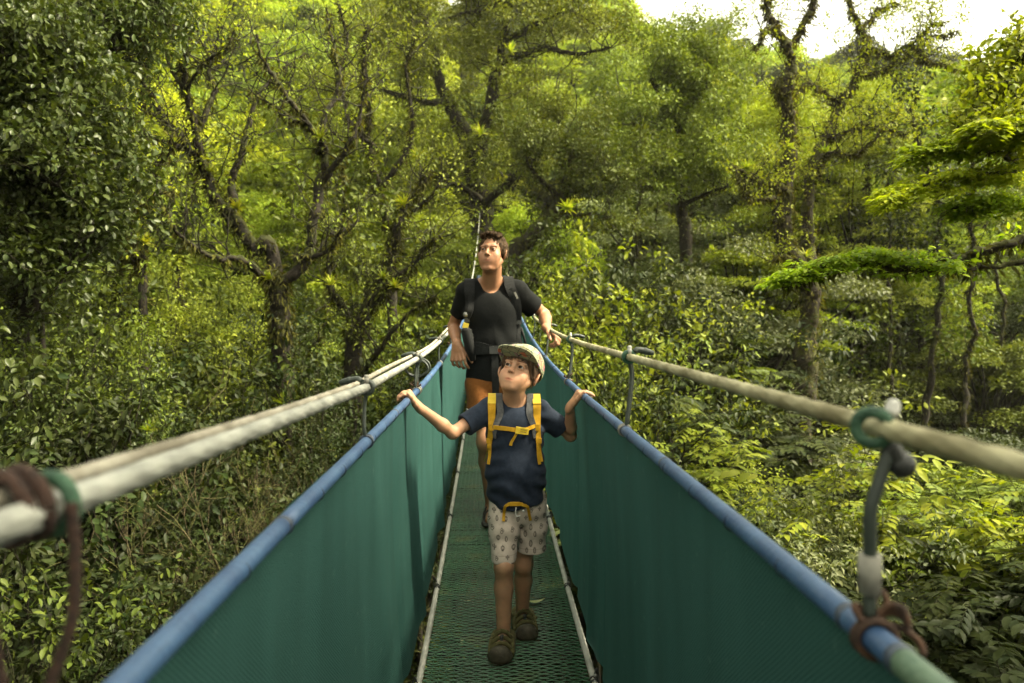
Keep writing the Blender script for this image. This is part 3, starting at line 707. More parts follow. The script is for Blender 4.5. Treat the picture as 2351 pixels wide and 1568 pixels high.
# dense dark tree at the left edge
hero("dense_dark_tree", "dense glossy dark green tree filling the left edge above the near cable", [
    ([(40, 900, 8.4), (60, 700, 8.3), (50, 500, 8.2), (60, 320, 8.2), (40, 150, 8.2)], .12, .03, 2),
    ([(60, 620, 8.3), (140, 540, 8.0), (210, 480, 7.9)], .045, .012, 2), ([(50, 480, 8.2), (130, 400, 8), (190, 350, 8)], .045, .012, 2.2), ([(55, 350, 8.2), (110, 260, 8), (160, 220, 8)], .04, .01, 2), ([(50, 560, 8.2), (-20, 480, 7.8), (-60, 420, 7.6)], .045, .012, 1.6),
    ([(45, 240, 8.2), (70, 160, 8.2), (100, 120, 8.3)], .03, .01, 1.6), ([(60, 320, 8.2), (0, 260, 7.8), (-40, 200, 7.8)], .035, .01, 1.6), ([(60, 640, 8.3), (110, 620, 7.8), (180, 600, 7.6)], .04, .01, 1.6), ([(45, 420, 8.2), (90, 400, 7.6), (140, 430, 7.4)], .04, .01, 2), ([(45, 200, 8.2), (20, 140, 7.8), (-10, 120, 7.6)], .03, .01, 1.4),
], 0, 'gloss', 38, .066, .040, 25, .17, (.35, .75), 22, 1, M_bark_dark, 20, rich=True)
hero("overhanging_branch_tree", "dark feathery crown hanging into the upper left corner", [
    ([(-120, 420, 9.5), (-60, 200, 9.5), (40, 60, 9.5), (110, 15, 9.4), (220, 35, 9.3), (320, 90, 9.2)], .09, .02, 2), ([(150, 20, 9.4), (230, 80, 9.2), (270, 140, 9.1)], .03, .01, 2.2), ([(220, 35, 9.3), (300, 20, 9.4), (390, 60, 9.4)], .03, .01, 2),
], 0, 'gloss', 39, .085, .030, 18, .18, (.35, .7), 18, 1, M_bark_dark, 60, rich=True)
# bright tree reaching in from the right edge, flat leafy tiers
hero("tiered_tree", "bright green tree reaching in from the right edge with flat leafy tiers", [
    ([(2560, 900, 7.6), (2520, 700, 7.5), (2480, 640, 7.4), (2400, 585, 7.3), (2330, 555, 7.2), (2250, 585, 7.1), (2180, 610, 7.0), (2110, 622, 7.0), (2030, 612, 6.9), (1950, 622, 6.9), (1870, 640, 6.8), (1800, 650, 6.8)], .07, .012, .8),
    ([(2400, 600, 7.3), (2330, 605, 7.0), (2230, 605, 6.9), (2150, 600, 6.8)], .035, .01, .8), ([(2520, 700, 7.5), (2500, 500, 7.6), (2460, 380, 7.6), (2400, 280, 7.6), (2360, 180, 7.7)], .06, .02, .4),
], 0, 'sunny', 40, .07, .034, 9, .08, (.2, .4), 6, 1, M_bark, 40, rich=True, up=.2)
def tier(seed, pts, wide, n, col, label, ln=.062, thick=.035, wood_r=.012):
    """flat spray of leaves lying on a fan of twigs along a limb"""
    rs_ = np.random.RandomState(seed); w3 = smooth_path([P(*p_) for p_ in pts], 40)
    wood, lv = MB(), MB(); t = np.linspace(0, 1, 40)
    root = empty("leafy_spray", w3[0]); tag(root, label, "branch", "leafy tiers of the right-hand tree")
    tube(wood, w3, np.linspace(wood_r, .003, 40), 6, cap=False)
    side = unit(np.cross(w3[-1] - w3[0], [0, 0, 1.0]))
    for k in range(34):
        i_ = rs_.randint(2, 39); s_ = rs_.choice([-1, 1]); L_ = wide * rs_.uniform(.4, 1) * (1 - .55 * t[i_]); d = unit(side * s_ + unit(w3[min(39, i_ + 1)] - w3[i_ - 1]) * .8)
        tube(wood, np.array([w3[i_] + d * L_ * u + np.array([0, 0, -.05 * u * u]) for u in (0, .33, .66, 1)]), [.004, .003, .0025, .002], 4, cap=False)
    fw = unit(w3[-1] - w3[0]); ncl = int(n / 42)
    for k in range(ncl):
        u = rs_.rand() ** .85; i_ = int(u * 39); o_ = rs_.uniform(-1, 1) * wide * (1 - .62 * u) * (.6 + .4 * abs(math.sin(u * 19 + seed)))
        c = w3[i_] + side * o_ + fw * rs_.randn() * .05; c[2] += rs_.randn() * thick - .25 * o_ * o_ + .03 * math.sin(o_ * 14 + u * 27)
        m = rs_.randint(26, 58); r_ = rs_.uniform(.05, .12); a_ = rs_.rand(m) * 6.28; q_ = np.sqrt(rs_.rand(m))
        dr = side * np.cos(a_)[:, None] + fw * np.sin(a_)[:, None]
        p = c + dr * (q_ * r_)[:, None]; p[:, 2] += rs_.randn(m) * .012 - .35 * (q_ * r_) ** 2 / r_
        ax = dr + fw * .4 + rs_.randn(m, 3) * .35; ax[:, 2] = ax[:, 2] * .3 - .12
        s_ = rs_.uniform(.55, 1.2, m); add_leaves(lv, p, ax, np.array([0, 0, 1.0]) + rs_.randn(m, 3) * .25, ln * s_, ln * .46 * s_, .18, .12, True)
        tube(wood, np.array([w3[max(0, i_ - 3)], lerp(w3[i_], c, .5), c]), [.004, .003, .0018], 4, cap=False)
    wood.build("branch", M_bark, root); lv.build("leaves", G[col], root); return root
tier(51, [(2150, 612, 6.9), (2050, 585, 6.9), (1930, 600, 6.8), (1780, 640, 6.8)], .32, 4200, 'sunny', "long flat spray of bright leaves above the dangling right cable")
tier(52, [(2330, 330, 6.6), (2250, 330, 6.5), (2170, 335, 6.4), (2090, 365, 6.4)], .36, 3000, 'sunny', "upper flat spray of bright leaves near the right edge")
tier(53, [(2400, 380, 6.4), (2300, 395, 6.3), (2200, 400, 6.2), (2070, 440, 6.2), (2020, 468, 6.2)], .38, 3400, 'sunny', "pointed middle spray of leaves sloping down near the right edge")
tier(54, [(2420, 450, 6.2), (2300, 460, 6.1), (2180, 480, 6.1)], .38, 2000, 'sunny', "lower shaded spray of leaves near the right edge")
tier(55, [(2440, 300, 5.9), (2350, 290, 5.9), (2240, 300, 5.8)], .36, 2200, 'sunny', "topmost spray of larger leaves near the right edge", .085)
hero("bright_leaf_crown", "bright green broad-leaved crown at the right edge below the sky", [
    ([(2520, 700, 6.8), (2460, 480, 6.8), (2410, 330, 6.8), (2370, 200, 6.8), (2360, 110, 6.8)], .06, .015, 1), ([(2410, 330, 6.8), (2340, 290, 6.6), (2280, 300, 6.5)], .03, .01, 1.6), ([(2400, 300, 6.8), (2340, 240, 6.7), (2290, 240, 6.6)], .03, .01, 1.6), ([(2372, 210, 6.8), (2330, 170, 6.8), (2300, 160, 6.8)], .025, .008, 1.4), ([(2400, 380, 6.8), (2330, 360, 6.4), (2260, 340, 6.2)], .03, .01, 1.4),
], 0, 'bright', 41, .062, .036, 16, .12, (.2, .45), 12, 1, M_bark_dark, 10, rich=True)
# slim trunks in the shade on the right and left
for k, (px, y0_, y1_, d, r_, txt) in enumerate([(1965, 1000, 560, 24, .16, "nearest the twin trunks"), (2040, 1050, 520, 22, .11, "second right of the twin trunks"), (2110, 960, 480, 19, .13, "third right of the twin trunks, darkest"), (2225, 980, 520, 18, .10, "under the tiered branch near the right edge"), (2300, 1000, 560, 22, .09, "closest to the right edge"), (1700, 900, 560, 26, .12, "left of the twin trunks in the shade"), (1480, 760, 520, 24, .10, "above the right handrail clamp"), (430, 860, 560, 14, .09, "below the forked tree"), (210, 900, 650, 12.5, .08, "below the dense dark tree"), (780, 900, 640, 14, .08, "between the crooked and leaning trees")]):
    hero("slim_tree", f"slim dark trunk standing in shade, {txt}", [([(px, y0_, d), (px + 6, (y0_ + y1_) / 2, d), (px - 4 + 12 * (k % 3), y1_, d), (px + 10, y1_ - 130, d), (px + 16 - 10 * (k % 4), y1_ - 260, d)], r_ * .75, r_ * .16, 1.6)], 0, ['mid', 'olive', 'dark'][k % 3], 60 + k, .15, .075, 22, .36, (.7, 1.6), 10, 1, M_bark_dark, 140, wig=.14)["group"] = "slim trunks in the shade"

# ================================================================== BROMELIADS AND FERNS
def make_brom(seed, n=40, L_=.24):
    rs_ = np.random.RandomState(seed); mb = MB()
    a = rs_.rand(n) * 6.28; e = rs_.uniform(.25, 1.3, n)
    for k in range(n):
        d = np.array([math.cos(a[k]) * math.cos(e[k]), math.sin(a[k]) * math.cos(e[k]), math.sin(e[k])]); l_ = L_ * rs_.uniform(.6, 1.1); m = 6
        u = np.linspace(0, 1, m); pth = d * l_ * u[:, None] - np.array([0, 0, .35 * l_]) * (u ** 2)[:, None] * math.cos(e[k]); sd = unit(np.cross(d, [0.01, 0, 1.0])); wv_ = .030 * L_ / .24 * (1 - u ** 2.2) + .001
        V = np.stack([pth - sd * wv_[:, None] * .5, pth + sd * wv_[:, None] * .5], 1).reshape(-1, 3); q = [[2 * i_, 2 * i_ + 1, 2 * i_ + 3, 2 * i_ + 2] for i_ in range(m - 1)]; mb.add(V, np.array(q))
    o = mb.build("bromeliad", G['brom']); return o
BRO = [make_brom(1), make_brom(2, 34, .21)]
bcount = 0
for px, py, d, sc, wd_ in [(735, 318, 11.0, 1.1, "in the upper fork of the crooked tree"), (622, 640, 10.8, .9, "on the bend of the crooked tree"), (478, 395, 11.6, .8, "on the forked tree's main fork"), (545, 480, 11.8, 1.0, "low on the forked tree"), (372, 118, 11.2, .8, "high on the forked tree"), (410, 330, 11.4, .9, "on the forked tree's left limb"), (930, 470, 11.8, 1.0, "on the leaning tree's tip"), (905, 660, 11.5, 1.0, "on the leaning tree's right limb"), (760, 655, 11.0, .9, "between crooked and leaning trees"), (1170, 120, 15.6, 1.4, "high in the big mossy tree"), (1105, 310, 16.2, 1.3, "on the big mossy tree's trunk fork"), (1640, 575, 14.5, .9, "left of the twin trunks"), (1806, 340, 15.4, 1.0, "on the left twin trunk"), (1850, 590, 15.6, 1.3, "where the twin trunks join"), (1890, 350, 16.2, 1.0, "on the right twin trunk"), (2060, 262, 15.6, 1.5, "yellow, on the bare branch right of the twin trunks"), (1715, 388, 15.1, 1.2, "on the twin trunks' broken left limb"), (650, 930, 10.6, 1.3, "at the foot of the crooked tree"), (960, 360, 12, .9, "left of the big mossy trunk"), (520, 330, 12, .8, "between the forked tree's stems"), (330, 560, 10.2, .9, "right of the dense dark tree"), (570, 350, 12, .8, "behind the forked tree"), (1300, 480, 15.4, 1.2, "on the leaning trunk right of the man"), (340, 990, 7.6, .7, "low beside the near left cable"), (880, 640, 11.3, .8, "on the leaning tree's trunk")]:
    b = BRO[bcount] if bcount < 2 else BRO[bcount % 2].copy()
    if bcount >= 2: COL.objects.link(b)
    b.location = [float(v) for v in P(px, py, d)]; b.scale = (sc,) * 3; b.rotation_euler = (rs.uniform(-.5, .5), rs.uniform(-.5, .5), rs.uniform(0, 6))
    tag(b, f"spiky {'yellow ' if not wd_.startswith('yellow') else ''}bromeliad {wd_}", "bromeliad", "bromeliads growing on the trees"); bcount += 1
def make_fern(seed, L_=.9, n=11):
    rs_ = np.random.RandomState(seed); root = empty("tree_fern"); mb, wd_ = MB(), MB()
    Pp, A_, N_, LN = [], [], [], []
    for k in range(n):
        a = 6.28 * k / n + rs_.uniform(-.2, .2); e = rs_.uniform(.3, .8); d = np.array([math.cos(a) * math.cos(e), math.sin(a) * math.cos(e), math.sin(e)]); sd = unit(np.cross(d, [0, 0, 1.0]))
        m = 26; pth = np.array([d * L_ * u - np.array([0, 0, .8 * L_ * u * u]) for u in np.linspace(0, 1, m)]); tube(wd_, pth, np.linspace(.008, .002, m), 4, cap=False)
        for q in range(3, m):
            u = q / (m - 1)
            for s_ in (-1, 1): Pp.append(pth[q]); A_.append(sd * s_ + (pth[q] - pth[q - 1]) * 8); N_.append(np.array([0, 0, 1.0]) + d * .5); LN.append(L_ * .24 * math.sin(PI * min(1, u * .85 + .15)) + .01)
    LN = np.array(LN); add_leaves(mb, np.array(Pp), np.array(A_), np.array(N_), LN, LN * .16 + .012, .2, .05)
    tube(wd_, [(0, 0, -2.6), (.03, 0, -1.2), (0, 0, .02)], [.06, .05, .05], 8); wd_.build("trunk", M_bark_dark, root); mb.build("fronds", G['mid'], root); return root
fern0 = make_fern(3); fk = 0
for px, py, d, sc, wd_ in [(90, 640, 8.5, .7, "under the dense dark tree"), (1720, 860, 14, 1.1, "down in the dark right ravine"), (1540, 930, 11, .7, "beyond the right handrail")]:
    o = fern0 if fk == 0 else copy_tree(fern0); fk += 1
    o.location = [float(v) for v in P(px, py, d)]; o.scale = (sc,) * 3; o.rotation_euler = (0, 0, rs.uniform(0, 6)); tag(o, f"arching tree fern {wd_}", "tree fern", "tree ferns")

# ================================================================== UNDERGROWTH (countless leaves over the forest floor)
def undergrowth(seed, n, y0, y1, ln, hmax, mats, dens_x=.68):
    for mname, frac in mats:
        rs_ = np.random.RandomState(seed); seed += 1; k = int(n * frac); mb = MB()
        yy = y0 + (y1 - y0) * rs_.rand(k) ** .8; xx = (rs_.rand(k) * 2 - 1) * (yy * dens_x + 3)
        patch = noise3(np.stack([xx, yy, xx * 0], -1), .9, seed) ; keep = patch > -.25; xx, yy, patch = xx[keep], yy[keep], patch[keep]
        keep = ~((np.abs(xx) < 1.2) & (yy < 22)); xx, yy, patch = xx[keep], yy[keep], patch[keep]; k = len(xx)
        z = ground_z(xx, yy) + rs_.rand(k) * hmax * (.4 + np.clip(patch, 0, 1))
        u = rand_unit(rs_, k); ax = u * [1, 1, .3] + [0, 0, -.1]; s_ = rs_.uniform(.6, 1.3, k) * ln
        add_leaves(mb, np.stack([xx, yy, z], -1), ax, np.array([0, -.35, 1.0]) + rs_.randn(k, 3) * .4, s_, s_ * .5)
        tag(mb.build("undergrowth", G[mname]), "low leafy ground cover over the ravine floor", "ground cover", kind="stuff")
undergrowth(71, 90000, 3, 22, .10, 1.1, [('mid', .3), ('dark', .7)])  # mostly the dark leaf colour, put in for shade on the ravine floor
undergrowth(81, 90000, 20, 60, .22, 2.0, [('mid', .4), ('olive', .6)])

# ---- labels: things that would read the same get their order from left to right
from collections import defaultdict
dup = defaultdict(list)
for o in COL.objects:
    if "label" in o and "category" in o: dup[o["label"]].append(o)
ORD = ["leftmost", "second from left", "third from left", "fourth from left", "fifth from left", "sixth from left", "seventh from left", "eighth from left"]
for lab, os_ in dup.items():
    if len(os_) < 2: continue
    os_.sort(key=lambda o: toP(o.location)[0])
    for k_, o in enumerate(os_):
        t_ = ORD[k_] if k_ < len(os_) - 1 else "rightmost"
        o["label"] = " ".join(lab.split()[:16 - len(t_.split())]) + ", " + t_


# faint damp air over the valley
hm, nt, N, L = new_mat("haze_air")
o_ = N.new("ShaderNodeOutputMaterial"); v_ = N.new("ShaderNodeVolumePrincipled"); v_.inputs["Color"].default_value = (.95, .96, .80, 1); v_.inputs["Density"].default_value = .0003; v_.inputs["Anisotropy"].default_value = .2
L.new(v_.outputs[0], o_.inputs["Volume"])
mb = MB(); box(mb, (0, 100, 30), (320, 240, 44)); hz = mb.build("haze", hm, smooth=False); tag(hz, kind="stuff")
# ================================================================== SUSPENSION BRIDGE
def sag(y):
    y = np.asarray(y, float)
    return .0075 * np.minimum(np.maximum(0, y - 2.8), 6.2) ** 2 + .093 * np.maximum(0, y - 9)
def sag_cable(y):                     # the left hand cable climbs to its anchor high on the far bank
    y = np.asarray(y, float)
    return .0075 * np.maximum(0, y - 2.8) ** 2
def zl(y): return 1.112 + .028 * np.maximum(0, 1.93 - np.asarray(y, float))
Y0, Y1 = -1.6, 21.0
XL, XR, XC = -.30, .36, .057          # handrails, deck centre
HR = .98                              # handrail height above the deck

def weave_mat(name, c1, c2, trans):
    m, nt, N, L = new_mat(name)
    out = N.new("ShaderNodeOutputMaterial")
    p = node(nt, "ShaderNodeBsdfPrincipled", Roughness=.8); p.inputs["Specular IOR Level"].default_value = .12
    p.inputs["Sheen Weight"].default_value = .0
    tc = N.new("ShaderNodeTexCoord")
    mp = N.new("ShaderNodeMapping"); mp.inputs["Scale"].default_value = (3, 2.2, .35); L.new(tc.outputs["Object"], mp.inputs[0])
    nz = node(nt, "ShaderNodeTexNoise", Scale=3.0, Detail=6); L.new(mp.outputs[0], nz.inputs["Vector"])
    n2 = node(nt, "ShaderNodeTexNoise", Scale=260.0, Detail=2); L.new(tc.outputs["Object"], n2.inputs["Vector"])
    mix = node(nt, "ShaderNodeMath", operation='MULTIPLY_ADD'); mix.inputs[1].default_value = .35; L.new(n2.outputs[0], mix.inputs[0]); 
    sb = node(nt, "ShaderNodeMath", operation='SUBTRACT'); sb.inputs[1].default_value = .17; L.new(nz.outputs[0], sb.inputs[0]); L.new(sb.outputs[0], mix.inputs[2])
    c = ramp(nt, mix.outputs[0], [(.3, c1), (.7, c2)])
    # pale dust specks and scuffs of the cloth
    n3 = node(nt, "ShaderNodeTexNoise", Scale=34.0, Detail=8); L.new(tc.outputs["Object"], n3.inputs["Vector"])
    sp = ramp(nt, n3.outputs[0], [(.66, (0, 0, 0)), (.78, (.35, .35, .35))])
    mx = N.new("ShaderNodeMixRGB"); mx.inputs[2].default_value = (.16, .24, .2, 1); L.new(sp, mx.inputs[0]); L.new(c, mx.inputs[1])
    L.new(mx.outputs[0], p.inputs["Base Color"])
    # diagonal twill threads
    mv = N.new("ShaderNodeMapping"); mv.inputs["Rotation"].default_value = (R(38), 0, 0); L.new(tc.outputs["Object"], mv.inputs[0])
    wv = node(nt, "ShaderNodeTexWave", Scale=52.0, Distortion=1.2, Detail=1.0); wv.bands_direction = 'Z'; wv.inputs["Detail Scale"].default_value = 3
    L.new(mv.outputs[0], wv.inputs["Vector"])
    b = node(nt, "ShaderNodeBump", Strength=.5, Distance=.002); L.new(wv.outputs[1], b.inputs["Height"]); L.new(b.outputs[0], p.inputs["Normal"])
    tr = N.new("ShaderNodeBsdfTranslucent"); L.new(mx.outputs[0], tr.inputs[0])
    ms = N.new("ShaderNodeMixShader"); ms.inputs[0].default_value = trans
    L.new(p.outputs[0], ms.inputs[1]); L.new(tr.outputs[0], ms.inputs[2]); L.new(ms.outputs[0], out.inputs[0])
    return m

M_net = weave_mat("teal_shade_net", (.019, .060, .053), (.027, .080, .071), .12)
M_blue = simple_mat("blue_tube", (.022, .056, .135), (.045, .10, .20), 9, .45, .15, 90, detail=9)
M_bluegreen = simple_mat("weathered_green_tube", (.05, .10, .07), (.10, .16, .10), 14, .55, .3, 90)
M_joint = simple_mat("dark_joint", (.02, .03, .05), (.05, .07, .1), 40, .5)
M_wire = simple_mat("galvanised_cable", (.19, .195, .17), (.42, .42, .37), 14, .55, .2, 200, metallic=.15, detail=10)
M_wire_mossy = simple_mat("lichened_cable", (.17, .15, .07), (.44, .41, .25), 12, .7, .3, 150, detail=10)
M_wire_thin = simple_mat("old_thin_cable", (.16, .14, .10), (.38, .35, .28), 16, .7, .3, 150, detail=10)
M_wire_white = simple_mat("white_cable", (.40, .40, .35), (.60, .59, .52), 14, .5, .2, 150)
M_green_pvc = simple_mat("green_sheathed_wire", (.015, .06, .035), (.03, .10, .06), 30, .4)
M_rope_dark = simple_mat("dark_green_hanger", (.016, .024, .019), (.035, .045, .036), 30, .5)
M_black = simple_mat("black_rubber", (.015, .017, .016), (.03, .032, .03), 30, .5)
M_rust = simple_mat("rusty_wire", (.028, .014, .008), (.085, .040, .020), 60, .85, .4)
M_brown_rope = simple_mat("brown_rope", (.018, .008, .005), (.070, .032, .019), 160, .9, .9, 300)
M_ring = simple_mat("mossy_green_ring", (.010, .042, .022), (.035, .095, .05), 60, .65, .4)
M_white = simple_mat("white_plastic", (.42, .42, .39), (.52, .51, .48), 30, .4)
M_tape = simple_mat("grey_tape", (.16, .155, .13), (.28, .27, .23), 50, .8)
M_steel = simple_mat("dull_steel", (.18, .18, .16), (.4, .4, .37), 40, .45, metallic=.6)

bridge = empty("suspension_bridge", (XC, 2.8, 0))
tag(bridge, "narrow hanging footbridge with teal net sides, blue handrails and green wire mesh deck", "footbridge")

# ---- deck: woven, plastic-coated wire (zigzag cross wires twisted round each other every 28 mm)
mb = MB()
def deck_wires(mb, ya, yb, pitch, nx, r):
    xs = np.linspace(-.238, .352, nx)
    ys = np.arange(ya, yb, pitch)
    n = len(ys)
    # each cross wire is a zigzag ribbon-like 4-sided wire
    zig = (np.arange(nx) % 2) * 2 - 1
    Yc = ys[:, None] + zig[None, :] * pitch * .36 * (((np.arange(n) % 2) * 2 - 1)[:, None])
    rs = np.random.RandomState(4)
    Zc = sag(Yc) + .002 * np.sin(xs * 9)[None, :] + .0025 * rs.randn(n)[:, None] * .4 + .003 * np.sin(Yc * 2.1)
    Xc = np.broadcast_to(xs, (n, nx))
    offs = [(0, r * 1.25, 0), (0, 0, r), (0, -r * 1.25, 0), (0, 0, -r)]
    V = np.stack([np.stack([Xc, Yc + o[1], Zc + o[2]], -1) for o in offs], 2)     # n,nx,4,3
    a = np.arange(n)[:, None, None]; b = np.arange(nx - 1)[None, :, None]; c = np.arange(4)[None, None, :]
    idx = lambda A, B, C: (A * nx + B) * 4 + C
    q = np.stack([idx(a, b, c), idx(a, b + 1, c), idx(a, b + 1, (c + 1) % 4), idx(a, b, (c + 1) % 4)], -1).reshape(-1, 4)
    mb.add(V.reshape(-1, 3), q)
    # short raised twists where neighbouring wires wrap each other
    T = []
    for j in range(1, nx - 1):
        k = np.arange(n - 1)[(np.arange(n - 1) + j) % 2 == 0]
        T.append(np.stack([np.full(len(k), xs[j]), (ys[k] + ys[k + 1]) / 2, sag(ys[k]) + .0015], -1))
    T = np.concatenate(T)
    h = np.array([[r * 1.5, 0, r * .5], [0, pitch * .34, .0], [-r * 1.5, 0, r * .5], [0, -pitch * .34, 0], [0, 0, r * 2.2]])
    V = (T[:, None, :] + h[None]).reshape(-1, 3)
    f = np.array([[0, 1, 4], [1, 2, 4], [2, 3, 4], [3, 0, 4]])
    mb.add(V, (np.arange(len(T))[:, None, None] * 5 + f[None]).reshape(-1, 3))
deck_wires(mb, 1.2, 9.0, .0155, 23, .0026)
deck_wires(mb, 9.0, 21.0, .03, 12, .004)
deck_wires(mb, -1.6, 1.2, .02, 23, .003)
m_deck, nt, N, L = new_mat("green_coated_mesh")
p = node(nt, "ShaderNodeBsdfPrincipled", Roughness=.3); o_ = N.new("ShaderNodeOutputMaterial")
tc = N.new("ShaderNodeTexCoord"); nz = node(nt, "ShaderNodeTexNoise", Scale=5.0, Detail=8); L.new(tc.outputs["Object"], nz.inputs["Vector"])
L.new(ramp(nt, nz.outputs[0], [(.3, (.012, .070, .028)), (.58, (.030, .125, .052)), (.75, (.10, .14, .04))]), p.inputs["Base Color"]); L.new(p.outputs[0], o_.inputs[0])
mb.build("mesh_deck", m_deck, bridge)
# cross bars under the deck
for y in np.arange(-1.2, 21, 1.42):
    mb = MB(); tube(mb, [(-.255, y, sag(y) - .022), (.37, y, sag(y) - .022)], .011, 8); mb.build("deck_crossbar", M_black, bridge)

# ---- twisted cables
def cable(name, x, z0, r, mat, twist=85.0, lobes=6, sides=24, xs=None, ya=Y0, yb=23.8, wob=.0, climb=False):
    o_mb = MB()
    ys = np.concatenate([np.arange(ya, min(yb, 6), .02), np.arange(6, yb, .1)]) if yb > 6 else np.arange(ya, yb, .02)
    pth = np.stack([np.full_like(ys, x) + wob * np.sin(ys * 1.7), ys, (z0 + zl(ys) - 1.112 if x < -.27 and z0 > .5 else z0) + (sag_cable(ys) if climb else sag(ys)) + wob * np.cos(ys * 2.3)], -1)
    tube(o_mb, pth, r, sides, lobes, .3, twist)
    return o_mb.build(name, mat, bridge)
cable("deck_edge_cable", -.25, .004, .011, M_wire_white, yb=Y1)
cable("deck_edge_cable", .365, .004, .011, M_wire_white, yb=Y1)
cable("hand_cable", -.298, 1.112, .0098, M_wire, climb=True)
cable("hand_cable", .371, 1.176, .0092, M_wire_mossy)
cable("thin_cable", -.319, 1.122, .0065, M_wire_thin, 150, 5, 15, wob=.003, yb=14)

# ---- blue handrail tubes, one length per section
def rail(x, joints, green=None):
    for i, (a, b) in enumerate(zip(joints[:-1], joints[1:])):
        mb = MB(); ys = np.linspace(a, b, 14)
        rr = .0132
        tube(mb, np.stack([np.full(14, x), ys, HR + sag(ys)], -1), rr, 20)
        o = mb.build("handrail_tube", M_bluegreen if green and green[0] <= (a + b) / 2 < green[1] else M_blue, bridge)
        if green and green[0] <= (a + b) / 2 < green[1]: o["label"] = "weathered green length of tube"
        mb = MB(); tube(mb, np.stack([np.full(4, x), b + np.array([-.006, -.002, .002, .006]), HR + sag(b) + np.zeros(4)], -1), [rr + .0004, rr + .0014, rr + .0014, rr + .0004], 20)
        mb.build("joint_ring", M_joint, o)
jl = [-1.6, -.4, .56, 1.15, 1.93, 2.5, 2.86, 3.3, 3.95, 4.75, 5.5, 6.2, 7.0, 7.7, 9.1, 10.6, 12, 13.5, 15, 17, 19.5, 21]
jr = [-1.6, .44, .68, .78, 1.62, 2.1, 2.9, 3.66, 4.4, 5.1, 5.9, 6.6, 7.4, 8.1, 9.6, 11, 12.5, 14, 16, 18, 20, 21]
rail(XL, jl)
rail(XR, jr, (.44, .68))

# ---- shade net sides
def net(x_top, x_bot, side, folds):
    ys = np.concatenate([np.arange(Y0, 8, .025), np.arange(8, Y1 + .1, .2)]); nz_ = 34
    t = np.linspace(0, 1, nz_)
    Y, T = np.meshgrid(ys, t, indexing='ij')
    bag = np.sin(np.clip(T, 0, 1) * PI)
    d = np.zeros_like(Y)
    for (yc, wd, amp, lean) in folds:
        u = (Y - yc - lean * T) / wd
        d += amp * np.exp(-u ** 2) * (.35 + .65 * np.minimum(1, T * 4)) 
    d += .005 * np.sin(Y * 2.3 + T * 1.6) * bag + .0016 * np.sin(Y * 13 + T * 3.1 + 1.3 * np.sin(Y * 2.2)) * bag + .0012 * np.sin(Y * 31 + 4 * np.sin(T * 2)) * np.exp(-T * 3)
    X = x_top + (x_bot - x_top) * T + side * (.012 * bag + d)
    Z = (HR + .008) * (1 - T) + .015 * T + sag(Y) + .008 * np.sin(Y * 4.3) * T
    n, m = Y.shape
    i = np.arange(n - 1)[:, None]; j = np.arange(m - 1)[None]
    q = np.stack([i * m + j, i * m + j + 1, (i + 1) * m + j + 1, (i + 1) * m + j], -1).reshape(-1, 4)
    mb = MB(); mb.add(np.stack([X, Y, Z], -1).reshape(-1, 3), q)
    return mb.build("side_net", M_net, bridge)
net(XL - .010, -.288, -1, [(2.62, .05, .020, .12), (3.25, .07, -.018, .1), (3.6, .05, .022, -.1), (4.3, .08, .022, .2), (4.7, .06, -.02, 0), (5.4, .1, .02, 0), (2.05, .16, -.012, .35), (1.3, .25, .010, .3), (6.3, .1, -.02, 0)])
net(XR + .010, .393, 1, [(2.78, .045, .02, .05), (2.98, .07, -.016, .1), (3.55, .06, .02, .1), (4.4, .08, .018, .2), (1.9, .2, .012, .3), (5.2, .1, -.02, 0), (1.2, .25, -.008, .2)])
# lacing loops that hold the net to the tube
for x in (XL, XR):
    for y in np.concatenate([np.arange(.95, 3.4, .21)]):
        mb = MB(); torus(mb, (x, y, HR + sag(y) - .002), (0, 1, .15), .0142, .0009, 16, 5); mb.build("lacing_loop", M_joint, bridge)

